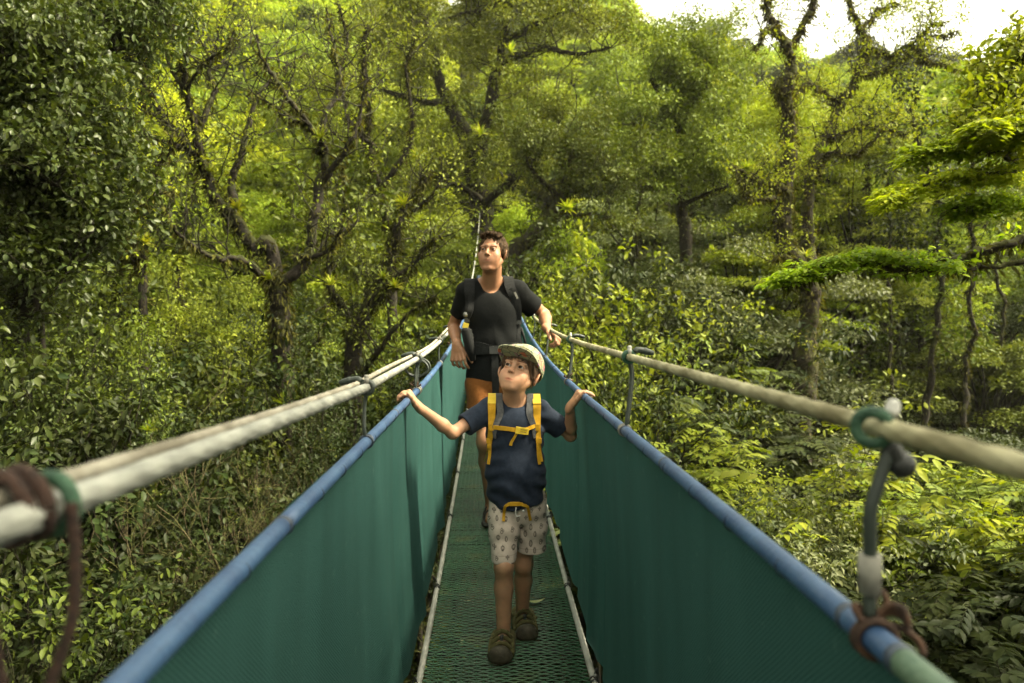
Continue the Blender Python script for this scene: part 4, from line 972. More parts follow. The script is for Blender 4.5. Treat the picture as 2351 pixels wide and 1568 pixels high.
# ---- hangers between hand cable and handrail
def hanger(xc, zc, xr, y, rc, kind, rnd):
    s = float(sag(y)); C = np.array([xc, y, zc + s]); Rl = np.array([xr, y, HR + s])
    h_mb = MB()
    out = -1 if xr < 0 else 1
    pts = [C + (0, 0, -rc), C + (.006 * out, .006, -.3 * (C[2] - Rl[2])), Rl + (.004 * out, -.004, .03), Rl + (0, 0, .010)]
    tube(h_mb, smooth_path(pts, 14), .0048, 8)
    if kind != 'single':
        tube(h_mb, smooth_path([q + (.006, .010, 0) for q in pts], 14), .0042, 8)
    h = h_mb.build("hanger", M_rope_dark, bridge)
    mb = MB(); torus(mb, C, (0, 1, rnd.uniform(-.25, .25)), rc + .005, .0058, 24, 8); torus(mb, C + (0, .012, 0), (.1, 1, rnd.uniform(-.2, .2)), rc + .005, .005, 24, 8); mb.build("clamp_ring", M_green_pvc if out > 0 else M_rope_dark, h)
    mb = MB(); e = C + (out * .012, -.004, rc + .004)
    tube(mb, smooth_path([e, e + (out * .012, .006, .006), e + (out * .055, .016, -.004)], 8), [.006, .007, .008, .008, .008, .0085, .0085, .006], 8)
    ball(mb, e + (out * .03, .01, .003), (.011, .009, .009)); mb.build("clamp_bolt", M_rope_dark, h)
    mb = MB(); tube(mb, [C + (0, -.004, rc), C + (0, -.004, rc + .015)], .0055, 8); ball(mb, C + (0, -.004, rc + .016), .006, 8, 6); mb.build("bolt_nut", M_white if out > 0 else M_tape, h)
    mb = MB(); torus(mb, Rl, (0, 1, .3), .0165, .0026, 20, 6); torus(mb, Rl + (0, .008, 0), (.2, 1, -.2), .0165, .0026, 20, 6); mb.build("rail_tie", M_tape if rnd.random() < .5 else M_joint, h)
    if kind == 'knot':
        mb = MB()
        for k in range(9):
            a = rnd.uniform(0, 6.28); u = np.array([math.cos(a) * .018, rnd.uniform(-.012, .012), .018 + math.sin(a) * .016])
            tube(mb, smooth_path([Rl + (0, 0, .018), Rl + u, Rl + u * 1.35 + (out * .006, .004, -.002)], 7), .0030, 6)
        mb.build("rusty_knot", M_rust, h)
    if kind == 'loops':
        mb = MB()
        for k in range(4):
            c = C + (out * .004, rnd.uniform(-.004, .01), -.042 + rnd.uniform(-.006, .006))
            torus(mb, c, (rnd.uniform(-.3, .3), 1, rnd.uniform(-.1, .1)), .05 + rnd.uniform(-.004, .004), .0042, 28, 6, squash=.72)
        mb.build("coiled_wire", M_rope_dark, h)
rnd = random.Random(7)
for i, y in enumerate([1.93, 3.3, 4.75, 6.2, 7.7, 9.0]):
    hanger(-.298, 1.112, XL, y, .0100, ['single', 'loops', 'single', 'knot'][i] if i < 4 else 'pair', rnd)
    if y == 3.3: hanger(-.296, 1.112, XL, y - .05, .0100, 'knot', rnd)
for i, y in enumerate([2.11, 3.66, 5.18, 6.7, 8.4]):
    hanger(.371, 1.176, XR, y, .0094, ['pair', 'knot', 'pair', 'single'][i] if i < 4 else 'pair', rnd)

# near right hanger: green ring, white bolt, bent rod with a taped sleeve and rusty tie
y = .735; C = np.array([.371, y, 1.176]); Rl = np.array([XR, y, HR])
mb = MB(); tube(mb, smooth_path([C + (.004, 0, -.016), C + (-.006, -.004, -.045), C + (-.016, -.006, -.075), C + (-.015, -.004, -.115), C + (-.013, 0, -.15), Rl + (-.002, 0, .018)], 24), .0062, 10)
h = mb.build("hanger", M_rope_dark, bridge)
mb = MB(); torus(mb, C + (-.012, 0, .001), (1, 1.5, .1), .0150, .0058, 28, 10); mb.build("clamp_ring", M_ring, h)
mb = MB(); tube(mb, [C + (.004, -.002, .012), C + (.006, -.002, .022)], .0066, 10); ball(mb, C + (.006, -.002, .022), .0066, 10, 6); mb.build("bolt_nut", M_white, h)
mb = MB(); tube(mb, smooth_path([C + (.004, 0, -.014), C + (.012, 0, -.03), C + (.02, .004, -.042)], 8), .0095, 8); ball(mb, C + (.016, 0, -.034), .013); mb.build("clamp_bolt", M_black, h)
mb = MB(); tube(mb, [C + (-.0145, -.003, -.118), C + (-.0132, 0, -.155)], [.0105, .010], 12); mb.build("taped_sleeve", M_tape, h)
mb = MB(); torus(mb, Rl, (0, 1, .2), .0175, .0034, 22, 8); torus(mb, Rl + (0, -.012, 0), (.25, 1, 0), .0175, .0034, 22, 8)
for q in [(.024, -.012, .030), (.034, .004, .014), (-.016, 0, .026), (.040, -.012, -.002), (.018, .014, .036), (.028, -.004, .022)]:
    tube(mb, smooth_path([Rl + (0, 0, .013), Rl + np.array(q) * .6 + (0, .006, .010), Rl + np.array(q), Rl + np.array(q) * .9 + (.004, -.008, -.010)], 12), .0034, 8)
mb.build("rusty_knot", M_rust, h)

# near left hanger: green ring and brown rope slung over the cable
y = .535; C = np.array([-.298, y, float(zl(.535))]); Rl = np.array([XL, y, HR])
mb = MB(); tube(mb, smooth_path([C + (.018, .002, .006), C + (.021, 0, -.03), C + (.018, 0, -.075), C + (.0, 0, -.13), Rl + (.012, 0, .0), Rl + (.005, 0, -.12)], 28), .0042, 8)
h = mb.build("hanger", M_brown_rope, bridge)
mb = MB(); torus(mb, C + (.0, .012, .002), (.35, 1, 0), .0185, .0056, 26, 10); mb.build("clamp_ring", M_ring, h)
mb = MB(); torus(mb, C + (-.01, .0, .006), (.55, 1, .2), .0225, .0052, 26, 8); torus(mb, C + (-.018, -.01, .004), (.5, 1, .1), .0225, .0052, 26, 8)
tube(mb, smooth_path([C + (-.03, -.01, .0), C + (-.036, 0, -.05), C + (-.03, 0, -.11), C + (-.02, .0, -.16)], 16), .0042, 8)
mb.build("rope_loop", M_brown_rope, h)

# ---- hooks that tie the net foot to the deck cables
for x, sgn, ylist in ((-.25, -1, [1.75, 2.7, 3.72, 4.95, 6.1, 7.3, 8.6]), (.365, 1, [1.8, 2.75, 3.72, 4.9, 5.4, 6.5, 7.8])):
    for y in ylist:
        s = float(sag(y))
        mb = MB(); c = np.array([x, y, s + .004])
        tube(mb, smooth_path([c + (0, 0, .012), c + (sgn * .003, .006, .028), c + (sgn * .010, .012, .042), c + (sgn * .016, .008, .02), c + (sgn * .012, 0, .0), c + (0, -.01, -.012)], 18), .0032, 7)
        h = mb.build("deck_hook", M_black, bridge)
        mb = MB(); torus(mb, c + (0, -.012, 0), (0, 1, .2), .0135, .004, 18, 6); torus(mb, c + (0, .012, 0), (.2, 1, 0), .013, .003, 18, 6); mb.build("cable_tie", M_black, h)
        mb = MB(); ball(mb, c + (sgn * .004, .004, .02), .0075, 8, 6); ball(mb, c + (0, -.02, .008), .007, 8, 6); mb.build("hook_bolt", M_steel, h)

# end posts of the bridge on the far bank
g = float(sag(21))
for x in (-.30, .36):
    mb = MB(); tube(mb, [(x, 21.06, g - 2.5), (x, 21.06, g + 1.0)], .05, 12); mb.build("end_post", M_joint, bridge)

# fallen leaf on the deck
def flat_leaf(name, c, L_, W_, ang, mat, label, curl=.012):
    n = 13; t = np.linspace(0, 1, n); wv_ = W_ * np.sin(PI * t ** .8) ** 1.0
    ca, sa = math.cos(ang), math.sin(ang)
    V = []
    for i in range(n):
        for s in (-1, 0, 1):
            a, b = (t[i] - .5) * L_, s * wv_[i] * .5
            V.append((a * ca - b * sa, a * sa + b * ca, .006 + abs(s) * .004 + curl * (2 * t[i] - 1) ** 2))
    q = [[i * 3 + k, i * 3 + k + 1, i * 3 + k + 4, i * 3 + k + 3] for i in range(n - 1) for k in (0, 1)]
    mb = MB(); mb.add(np.array(V) + c, np.array(q)); o = mb.build(name, mat); 
    tag(o, label, "leaf"); return o
M_fallen = simple_mat("pale_leaf", (.34, .38, .14), (.45, .46, .2), 30, .5)
pz = P(1229, 1382, 3.5); flat_leaf("fallen_leaf", (pz[0], 3.49, .014), .088, .032, .25, M_fallen, "pale green fallen leaf lying on the mesh deck behind the child's foot")
pz = P(1292, 1165, 5.3); flat_leaf("fallen_leaf", (.34, 4.98, .05), .06, .02, .0, M_fallen, "small pale leaf caught on the right deck cable behind the child")
# ================================================================== SMOOTH SURFACES FROM BLENDED SOLIDS
def rot_mat(x=0, y=0, z=0): return np.array(Euler((R(x), R(y), R(z))).to_matrix())

class Solid:
    """ordered list of solids blended one after another, then meshed with surface nets"""
    def __init__(self, M=None, o=(0, 0, 0)):
        self.p = []; self.sc = 1.0; self.M = np.eye(3) if M is None else M; self.o = np.asarray(o, float)
    def frame(self, M, o): self.M, self.o = np.asarray(M, float), np.asarray(o, float); return self
    def w(self, q): return self.M @ (np.asarray(q, float) * self.sc) + self.o
    def cap(self, a, b, ra, rb=None, k=.01, op='u', flat=1.0, fax=None):
        a, b = self.w(a), self.w(b); rb = ra if rb is None else rb; ra, rb = ra * self.sc, rb * self.sc
        ax = None if fax is None else self.M @ np.asarray(fax, float)
        self.p.append(('c', (a, b, ra, rb, flat, ax), k, op, (a + b) / 2, np.linalg.norm(b - a) / 2 + max(ra, rb) / min(1, flat))); return self
    def chain(self, pts, rad, k=.01, op='u', flat=1.0, fax=None):
        for i in range(len(pts) - 1): self.cap(pts[i], pts[i + 1], rad[i], rad[i + 1], k, op, flat, fax)
        return self
    def ell(self, c, r, rot=None, k=.01, op='u'):
        c = self.w(c); M = self.M if rot is None else self.M @ rot
        r = np.asarray(r, float) * self.sc; self.p.append(('e', (c, r * np.ones(3), M), k, op, c, float(np.max(r)))); return self
    def box(self, c, h, rd=.005, rot=None, k=.01, op='u'):
        c = self.w(c); M = self.M if rot is None else self.M @ rot
        self.p.append(('b', (c, np.asarray(h, float), M, rd), k, op, c, float(np.linalg.norm(h)) + rd)); return self
    def plane(self, c, n, k=.002):          # cut away the side n points to
        n = self.M @ np.asarray(n, float); self.p.append(('p', (self.w(c), n / np.linalg.norm(n)), k, 's', None, 1e9)); return self
    def fn(self, f): self.p.append(('f', f, 0, 'd', None, 1e9)); return self
    def ev(self, X, prims=None):
        d = np.full(len(X), .5, np.float32)
        for typ, a, k, op, _, _ in (self.p if prims is None else prims):
            if typ == 'c':
                A, B, ra, rb, flat, ax = a
                pa = X - A; ba = B - A
                h = np.clip(pa @ ba / max(1e-12, ba @ ba), 0, 1)
                v = pa - h[:, None] * ba
                if ax is not None:
                    s = v @ ax; v = v + (s * (1 / flat - 1))[:, None] * ax
                    e = (np.linalg.norm(v, axis=1) - (ra + (rb - ra) * h)) * min(1, flat) ** .5
                else: e = np.linalg.norm(v, axis=1) - (ra + (rb - ra) * h)
            elif typ == 'e':
                q = (X - a[0]) @ a[2]; k0 = np.linalg.norm(q / a[1], axis=1); k1 = np.linalg.norm(q / a[1] ** 2, axis=1)
                e = k0 * (k0 - 1) / np.maximum(k1, 1e-6)
            elif typ == 'b':
                q = np.abs((X - a[0]) @ a[2]) - (a[1] - a[3])
                e = np.linalg.norm(np.maximum(q, 0), axis=1) + np.minimum(q.max(1), 0) - a[3]
            elif typ == 'p': e = -((X - a[0]) @ a[1])
            elif typ == 'f':
                d = d + a(X); continue
            if op == 'u':
                h = np.maximum(k - np.abs(d - e), 0) / max(k, 1e-6); d = np.minimum(d, e) - h * h * k * .25
            elif op == 's':
                e = -e; h = np.maximum(k - np.abs(d - e), 0) / max(k, 1e-6); d = np.maximum(d, e) + h * h * k * .25
            elif op == 'i':
                h = np.maximum(k - np.abs(d - e), 0) / max(k, 1e-6); d = np.maximum(d, e) + h * h * k * .25
        return d
    def bounds(self):
        lo, hi = np.full(3, 1e9), np.full(3, -1e9)
        for typ, a, k, op, c, r in self.p:
            if op == 'u': lo = np.minimum(lo, c - r); hi = np.maximum(hi, c + r)
        return lo - .02, hi + .02
    def mesh(self, vox):
        B = 6; lo, hi = self.bounds(); S = B * vox
        nb = np.ceil((hi - lo) / S).astype(int)
        # coarse cells of 5 blocks, each with its own short list of solids
        G = 5; act = []; VAL = {}
        off = np.stack(np.meshgrid(*[np.arange(B + 1)] * 3, indexing='ij'), -1).reshape(-1, 3)
        blocks, vals = [], []
        ng = np.ceil(nb / G).astype(int)
        for gi in np.ndindex(*ng):
            b0 = np.array(gi) * G; b1 = np.minimum(b0 + G, nb)
            c = lo + (b0 + b1) / 2 * S; rr = np.linalg.norm((b1 - b0) * S) / 2
            pr = [q for q in self.p if q[4] is None or np.linalg.norm(q[4] - c) < q[5] + rr + .05 + q[2]]
            if not any(q[3] == 'u' for q in pr): continue
            bb = np.stack(np.meshgrid(*[np.arange(b0[i], b1[i]) for i in range(3)], indexing='ij'), -1).reshape(-1, 3)
            dc = self.ev(lo + (bb + .5) * S, pr)
            bb = bb[np.abs(dc) < S * .87 + vox + .012]
            if not len(bb): continue
            X = lo + (bb[:, None, :] * B + off[None]) * vox
            v = self.ev(X.reshape(-1, 3), pr).reshape(len(bb), B + 1, B + 1, B + 1)
            ok = (v.min((1, 2, 3)) < 0) & (v.max((1, 2, 3)) > 0)
            blocks.append(bb[ok]); vals.append(v[ok])
        bl = np.concatenate(blocks); v = np.concatenate(vals)
        dim = nb * B + 2
        s = v < 0
        cnt = sum(s[:, i:B + i, j:B + j, k:B + k].astype(np.int8) for i in (0, 1) for j in (0, 1) for k in (0, 1))
        mixed = (cnt > 0) & (cnt < 8)
        pos = np.zeros(mixed.shape + (3,), np.float32); num = np.zeros(mixed.shape, np.float32)
        cor = [(i, j, k) for i in (0, 1) for j in (0, 1) for k in (0, 1)]
        get = lambda c: v[:, c[0]:B + c[0], c[1]:B + c[1], c[2]:B + c[2]]
        for a in cor:
            for ax in range(3):
                if a[ax]: continue
                b = list(a); b[ax] = 1
                va, vb = get(a), get(b); x = (va < 0) != (vb < 0)
                t = np.where(x, va / np.where(x, va - vb, 1), 0)
                for q in range(3):
                    pos[..., q] += np.where(x, a[q] + (t if q == ax else 0), 0)
                num += x
        I = np.argwhere(mixed)
        cell = bl[I[:, 0]] * B + I[:, 1:]
        pv = lo + (cell + pos[mixed] / num[mixed][:, None]) * vox
        key = (cell[:, 0] * dim[1] + cell[:, 1]) * dim[2] + cell[:, 2]
        order = np.argsort(key); key = key[order]; pv = pv[order]
        F_ = []
        K = lambda c: (c[:, 0] * dim[1] + c[:, 1]) * dim[2] + c[:, 2]
        for ax in range(3):
            sl0 = [slice(0, B)] * 3; sl1 = [slice(0, B)] * 3; sl1[ax] = slice(1, B + 1)
            a, b = s[(slice(None),) + tuple(sl0)], s[(slice(None),) + tuple(sl1)]
            E = np.argwhere(a != b)
            if not len(E): continue
            fl = a[tuple(E.T)]
            c = bl[E[:, 0]] * B + E[:, 1:]
            u, w_ = [(1, 2), (2, 0), (0, 1)][ax]
            q = []
            for du, dw in ((0, 0), (-1, 0), (-1, -1), (0, -1)):
                cc = c.copy(); cc[:, u] += du; cc[:, w_] += dw; q.append(K(cc))
            q = np.stack(q, 1); ix = np.searchsorted(key, q); ix = np.clip(ix, 0, len(key) - 1)
            good = (key[ix] == q).all(1); ix = ix[good]; fl = fl[good]
            ix[~fl] = ix[~fl][:, ::-1]
            F_.append(ix)
        return pv, np.concatenate(F_)
    def build(self, name, mat, parent=None, vox=.004, smooth=1, color=None, local_mats=None):
        V, Fc = self.mesh(vox)
        for _ in range(smooth):           # light Laplacian
            acc = np.zeros_like(V); n = np.zeros(len(V))
            for i in range(4):
                np.add.at(acc, Fc[:, i], V[Fc[:, (i + 1) % 4]]); np.add.at(n, Fc[:, i], 1)
                np.add.at(acc, Fc[:, (i + 1) % 4], V[Fc[:, i]]); np.add.at(n, Fc[:, (i + 1) % 4], 1)
            V = .5 * V + .5 * acc / np.maximum(n, 1)[:, None]
        mb = MB(); mb.add(V, Fc); o = mb.build(name, mat, parent)
        if color is not None:
            at = o.data.attributes.new("pigment_and_shade", 'FLOAT_COLOR', 'POINT')
            c = np.ones((len(V), 4), np.float32); c[:, :3] = color(V); at.data.foreach_set("color", c.ravel())
        return o

def skin_mat(name, base, red=.06, sss=.12):
    m, nt, N, L = new_mat(name)
    out = N.new("ShaderNodeOutputMaterial"); p = node(nt, "ShaderNodeBsdfPrincipled", Roughness=.48)
    p.inputs["Specular IOR Level"].default_value = .4
    p.inputs["Subsurface Weight"].default_value = sss; p.inputs["Subsurface Radius"].default_value = (.9, .35, .2); p.inputs["Subsurface Scale"].default_value = .006
    at = N.new("ShaderNodeAttribute"); at.attribute_name = "pigment_and_shade"
    tc = N.new("ShaderNodeTexCoord"); nz = node(nt, "ShaderNodeTexNoise", Scale=26.0, Detail=6); L.new(tc.outputs["Object"], nz.inputs["Vector"])
    c = ramp(nt, nz.outputs[0], [(.3, tuple(v * .86 for v in base)), (.7, (base[0] * 1.12, base[1] * 1.06, base[2] * 1.04))])
    mx = N.new("ShaderNodeMixRGB"); mx.blend_type = 'MULTIPLY'; mx.inputs[0].default_value = 1; L.new(c, mx.inputs[1]); L.new(at.outputs["Color"], mx.inputs[2]); L.new(mx.outputs[0], p.inputs["Base Color"])
    nb = node(nt, "ShaderNodeTexNoise", Scale=420.0, Detail=2); L.new(tc.outputs["Object"], nb.inputs["Vector"])
    b = node(nt, "ShaderNodeBump", Strength=.12, Distance=.001); L.new(nb.outputs[0], b.inputs["Height"]); L.new(b.outputs[0], p.inputs["Normal"])
    L.new(p.outputs[0], out.inputs[0]); return m

def cloth_mat(name, c1, c2, bump=.25, rough=.85, scale=60, attr=False, sheen=.1):
    m, nt, N, L = new_mat(name)
    out = N.new("ShaderNodeOutputMaterial"); p = node(nt, "ShaderNodeBsdfPrincipled", Roughness=rough); p.inputs["Specular IOR Level"].default_value = .10
    p.inputs["Sheen Weight"].default_value = sheen * .5
    tc = N.new("ShaderNodeTexCoord"); nz = node(nt, "ShaderNodeTexNoise", Scale=scale, Detail=8, Roughness=.7); L.new(tc.outputs["Object"], nz.inputs["Vector"])
    c = ramp(nt, nz.outputs[0], [(.35, c1), (.65, c2)])
    if attr:
        at = N.new("ShaderNodeAttribute"); at.attribute_name = "pigment_and_shade"
        mx = N.new("ShaderNodeMixRGB"); mx.blend_type = 'MULTIPLY'; mx.inputs[0].default_value = 1; L.new(c, mx.inputs[1]); L.new(at.outputs["Color"], mx.inputs[2]); c = mx.outputs[0]
    L.new(c, p.inputs["Base Color"])
    n2 = node(nt, "ShaderNodeTexNoise", Scale=700.0, Detail=2); L.new(tc.outputs["Object"], n2.inputs["Vector"])
    n3 = node(nt, "ShaderNodeTexNoise", Scale=24.0, Detail=3, Distortion=1.5); L.new(tc.outputs["Object"], n3.inputs["Vector"])
    b = node(nt, "ShaderNodeBump", Strength=bump, Distance=.001); L.new(n2.outputs[0], b.inputs["Height"])
    b2 = node(nt, "ShaderNodeBump", Strength=bump, Distance=.004); L.new(n3.outputs[0], b2.inputs["Height"]); L.new(b.outputs[0], b2.inputs["Normal"]); L.new(b2.outputs[0], p.inputs["Normal"])
    L.new(p.outputs[0], out.inputs[0]); return m


# ------------------------------------------------------------------ head sculpt (local: +x the person's left, -y forward, +z up, origin mid-skull)
def head_into(S, M, o, s, child):
    S.frame(M, o)
    E = lambda c, r, k=.01, op='u', rot=None: S.ell(np.array(c) * s, np.array(r) * s, rot, k * s, op)
    Cc = lambda a, b, ra, rb, k=.01, op='u': S.cap(np.array(a) * s, np.array(b) * s, ra * s, rb * s, k * s, op)
    if child:
        E((0, .018, .032), (.072, .090, .080), .02)
        E((0, -.022, -.028), (.050, .060, .061), .03)
        E((0, -.050, -.060), (.032, .032, .032), .03)
        Cc((-.009, -.070, -.082), (.009, -.070, -.082), .0120, .0120, .018)
        for q in (-1, 1):
            E((q * .035, -.054, -.031), (.018, .021, .020), .022)
            Cc((q * .050, -.005, -.034), (q * .018, -.056, -.077), .0125, .0115, .02)
            E((q * .027, -.060, -.050), (.019, .016, .022), .02)
            E((q * .027, -.081, .0035), (.017, .012, .011), .012, 's')
            Cc((q * .010, -.084, .020), (q * .042, -.068, .021), .0065, .005, .014)
        Cc((0, -.080, .010), (0, -.095, -.023), .0052, .0072, .014)
        E((0, -.0965, -.0245), (.0085, .0085, .0072), .008)
        for q in (-1, 1):
            E((q * .0088, -.089, -.0268), (.0056, .0070, .0052), .005)
            E((q * .0046, -.0945, -.0320), (.0028, .0045, .0022), .0025, 's')
        E((0, -.0740, -.054), (.025, .011, .017), .018)
        for q in (-1, 1): Cc((0, -.0855, -.0525), (q * .017, -.0790, -.0555), .0042, .0022, .006)
        Cc((-.010, -.0825, -.0618), (.010, -.0825, -.0618), .0046, .0046, .008)
        Cc((0, -.0880, -.0572), (-.018, -.0815, -.0575), .0016, .0014, .0025, 's'); Cc((0, -.0880, -.0572), (.018, -.0815, -.0575), .0016, .0014, .0025, 's')
        ex, ey, ez, er, slit = .0272, -.0688, .0025, .0125, (.0122, .02, .0052)
    else:
        E((0, .020, .040), (.071, .092, .078), .02)
        E((0, -.024, -.030), (.054, .060, .082), .03)
        E((0, -.046, -.078), (.040, .036, .032), .03)
        Cc((-.013, -.074, -.106), (.013, -.074, -.106), .0130, .0135, .016)
        for q in (-1, 1):
            E((q * .042, -.054, -.026), (.018, .021, .020), .03)
            Cc((q * .055, .004, -.045), (q * .024, -.058, -.100), .014, .013, .02)
            E((q * .030, -.086, .006), (.019, .014, .012), .012, 's')
            Cc((0, -.0865, .0230), (q * .046, -.071, .0235), .0062, .0052, .016)
        Cc((0, -.084, .012), (0, -.101, -.025), .0068, .0088, .012)
        E((0, -.102, -.026), (.0098, .0100, .0086), .008)
        for q in (-1, 1): E((q * .034, -.060, -.052), (.021, .018, .030), .024)
        for q in (-1, 1):
            E((q * .0105, -.094, -.029), (.0066, .0080, .0062), .005)
            E((q * .0055, -.100, -.0345), (.003, .005, .002), .0025, 's')
        E((0, -.0755, -.061), (.024, .010, .020), .024)
        for q in (-1, 1):
            Cc((0, -.0848, -.057), (q * .021, -.0790, -.0588), .0040, .0022, .007)
        Cc((-.011, -.0822, -.0670), (.011, -.0822, -.0670), .0046, .0046, .009)
        Cc((0, -.0868, -.0622), (-.019, -.0818, -.0596), .0016, .0013, .003, 's')
        Cc((0, -.0868, -.0622), (.019, -.0818, -.0596), .0016, .0013, .003, 's')
        ex, ey, ez, er, slit = .0305, -.0705, .0045, .0125, (.0130, .02, .0036)
    for q in (-1, 1):
        E((q * ex, ey, ez), (er + .0016,) * 3, .003)
        E((q * ex, ey - .012, ez - .0002), slit, .0012, 's')
    for q in (-1, 1):    # ears
        rt = rot_mat(z=q * 28) @ rot_mat(y=q * 10)
        c = np.array([q * .0775, .012, -.006])
        E(c, (.0075, .020, .030 if not child else .0285), .006, 'u', rt)
        E(c + [q * .006, -.001, .003], (.0045, .0125, .021), .004, 's', rt)
        E(c + [q * .001, -.012, -.006], (.0045, .006, .007), .004, 'u', rt)
    S.frame(np.eye(3), (0, 0, 0))
    return [(M @ (np.array([q * ex, ey, ez]) * s) + o, er * s) for q in (-1, 1)]

def eye_mat(name, iris, n):
    """ball with darkened whites, iris and pupil round local -Y"""
    m, nt, N, L = new_mat(name)
    out = N.new("ShaderNodeOutputMaterial"); p = node(nt, "ShaderNodeBsdfPrincipled", Roughness=.06); p.inputs["Specular IOR Level"].default_value = .12
    tc = N.new("ShaderNodeTexCoord"); vm = node(nt, "ShaderNodeVectorMath", operation='NORMALIZE'); L.new(tc.outputs["Object"], vm.inputs[0])
    sx = N.new("ShaderNodeSeparateXYZ"); L.new(vm.outputs[0], sx.inputs[0])
    ng = node(nt, "ShaderNodeMath", operation='MULTIPLY'); ng.inputs[1].default_value = -1; L.new(sx.outputs[1], ng.inputs[0])
    c = ramp(nt, ng.outputs[0], [(.0, (.32, .27, .24)), (.77, (.32, .29, .27)), (.80, tuple(v * .4 for v in iris)), (.95, iris), (.965, (.004, .004, .004)), (1, (.004, .004, .004))])  # whites darkened to stand in for the shade under the brow
    L.new(c, p.inputs["Base Color"]); L.new(p.outputs[0], out.inputs[0]); return m

def add_eyes(parent, eyes, gaze, mat):
    gaze = unit(gaze)
    z = np.array([0, 0, 1.0]); x = unit(np.cross(-gaze, z)); zz = np.cross(x, -gaze)
    for c, r in eyes:
        mb = MB(); ball(mb, (0, 0, 0), r, 28, 20)
        o = mb.build("eye", mat)
        Mx = Matrix(((x[0], -gaze[0], zz[0]), (x[1], -gaze[1], zz[1]), (x[2], -gaze[2], zz[2])))
        o.rotation_euler = Mx.to_euler(); o.location = [float(v) for v in c]
        child_of(o, parent)

# ------------------------------------------------------------------ hand: wrist point, hand axis (towards fingers), palm normal (out of the palm), curl in degrees per joint
def hand_into(S, wrist, fdir, palm, thumb_side, L_, curls, spread=8.0, thumb_curl=(20, 20), thumb_out=42, k=.004, wr=None, tn=.25):
    f = unit(fdir); n = unit(palm - f * np.dot(palm, f)); sd = np.cross(f, n) * thumb_side     # towards the thumb
    wrist = np.asarray(wrist, float); pl = L_ * .50
    wd = L_ * .21
    # palm: a thick plate from wrist to knuckles
    for i in range(4):
        u = (i - 1.5) / 1.5
        a = wrist + sd * (-u * wd * .55) + f * L_ * .02; b = wrist + f * pl * (1 - .05 * abs(u + .33)) + sd * (-u * wd)
        S.cap(a, b, L_ * .072, L_ * .062, L_ * .07)
    S.cap(wrist - f * L_ * .08, wrist + f * L_ * .1, (wr or L_ * .13), L_ * .12, L_ * .1, flat=.75, fax=n)
    S.ell(wrist + f * pl * .35 + sd * wd * .75 + n * L_ * .03, (L_ * .085,) * 3, None, L_ * .06)
    S.ell(wrist + f * pl * .45 - sd * wd * .7 + n * L_ * .03, (L_ * .07,) * 3, None, L_ * .06)
    lens = [.40, .45, .42, .33]; rad = [.050, .052, .049, .043]
    for i in range(4):
        u = (i - 1.5) / 1.5
        b = wrist + f * pl * (1 - .05 * abs(u + .33)) + sd * (-u * wd)
        a0 = R(-u * spread)
        d = unit(f * math.cos(a0) + sd * math.sin(a0)); seg = np.array([.44, .31, .25]) * lens[i] * L_
        ang = 0; p0 = b; pts = [p0]; c = curls[i] if isinstance(curls[0], (list, tuple)) else curls
        for j in range(3):
            ang += R(c[j]); v = d * math.cos(ang) + n * math.sin(ang)
            p0 = p0 + v * seg[j]; pts.append(p0)
        rr = np.array([1.08, 1.0, .92, .78]) * rad[i] * L_
        S.cap(b - f * L_ * .1, b, rr[0] * .9, rr[0], L_ * .03)
        for j in range(3):
            S.cap(pts[j], pts[j + 1], rr[j], rr[j + 1], .0025)
    # thumb from the side of the palm
    b = wrist + f * pl * .30 + sd * wd * .85 + n * L_ * .025
    a = R(thumb_out); d = unit(f * math.cos(a) + sd * math.sin(a) + n * tn); pts = [b]; ang = 0
    side2 = unit(f * .75 - sd * .3 + n * .35)
    for j, sl in enumerate((.20, .17, .14)):
        t = 0 if j == 0 else R(thumb_curl[j - 1]); ang += t
        v = unit(d * math.cos(ang) + side2 * math.sin(ang)); pts.append(pts[-1] + v * sl * L_)
    S.chain(pts, np.array([.078, .064, .056, .044]) * L_, .006)
    return pts

def child_ribbon(mb, pts, wid, th, n=24, face=(0, -1, 0)):
    pth = smooth_path(pts, n); t = np.gradient(pth, axis=0); t /= np.linalg.norm(t, axis=1, keepdims=True)
    fc = smooth_path([np.asarray(face, float)] * 3, n) if np.ndim(face) == 1 else smooth_path(face, n)
    sd = np.cross(t, fc); sd /= np.linalg.norm(sd, axis=1, keepdims=True); nn = np.cross(sd, t)
    wid = smooth_path([[w_] for w_ in (wid if np.ndim(wid) else [wid] * 3)], n)
    ring = [(-.5, -.5), (-.5, .5), (.5, .5), (.5, -.5)]
    V = np.stack([pth + sd * wid * a + nn * th * b for a, b in ring], 1)
    i = np.arange(n - 1)[:, None]; j = np.arange(4)[None]
    q = np.stack([i * 4 + j, i * 4 + (j + 1) % 4, (i + 1) * 4 + (j + 1) % 4, (i + 1) * 4 + j], -1).reshape(-1, 4)
    mb.add(V.reshape(-1, 3), [q, np.array([[0, 1, 2, 3], [(n - 1) * 4 + 3, (n - 1) * 4 + 2, (n - 1) * 4 + 1, (n - 1) * 4]])])

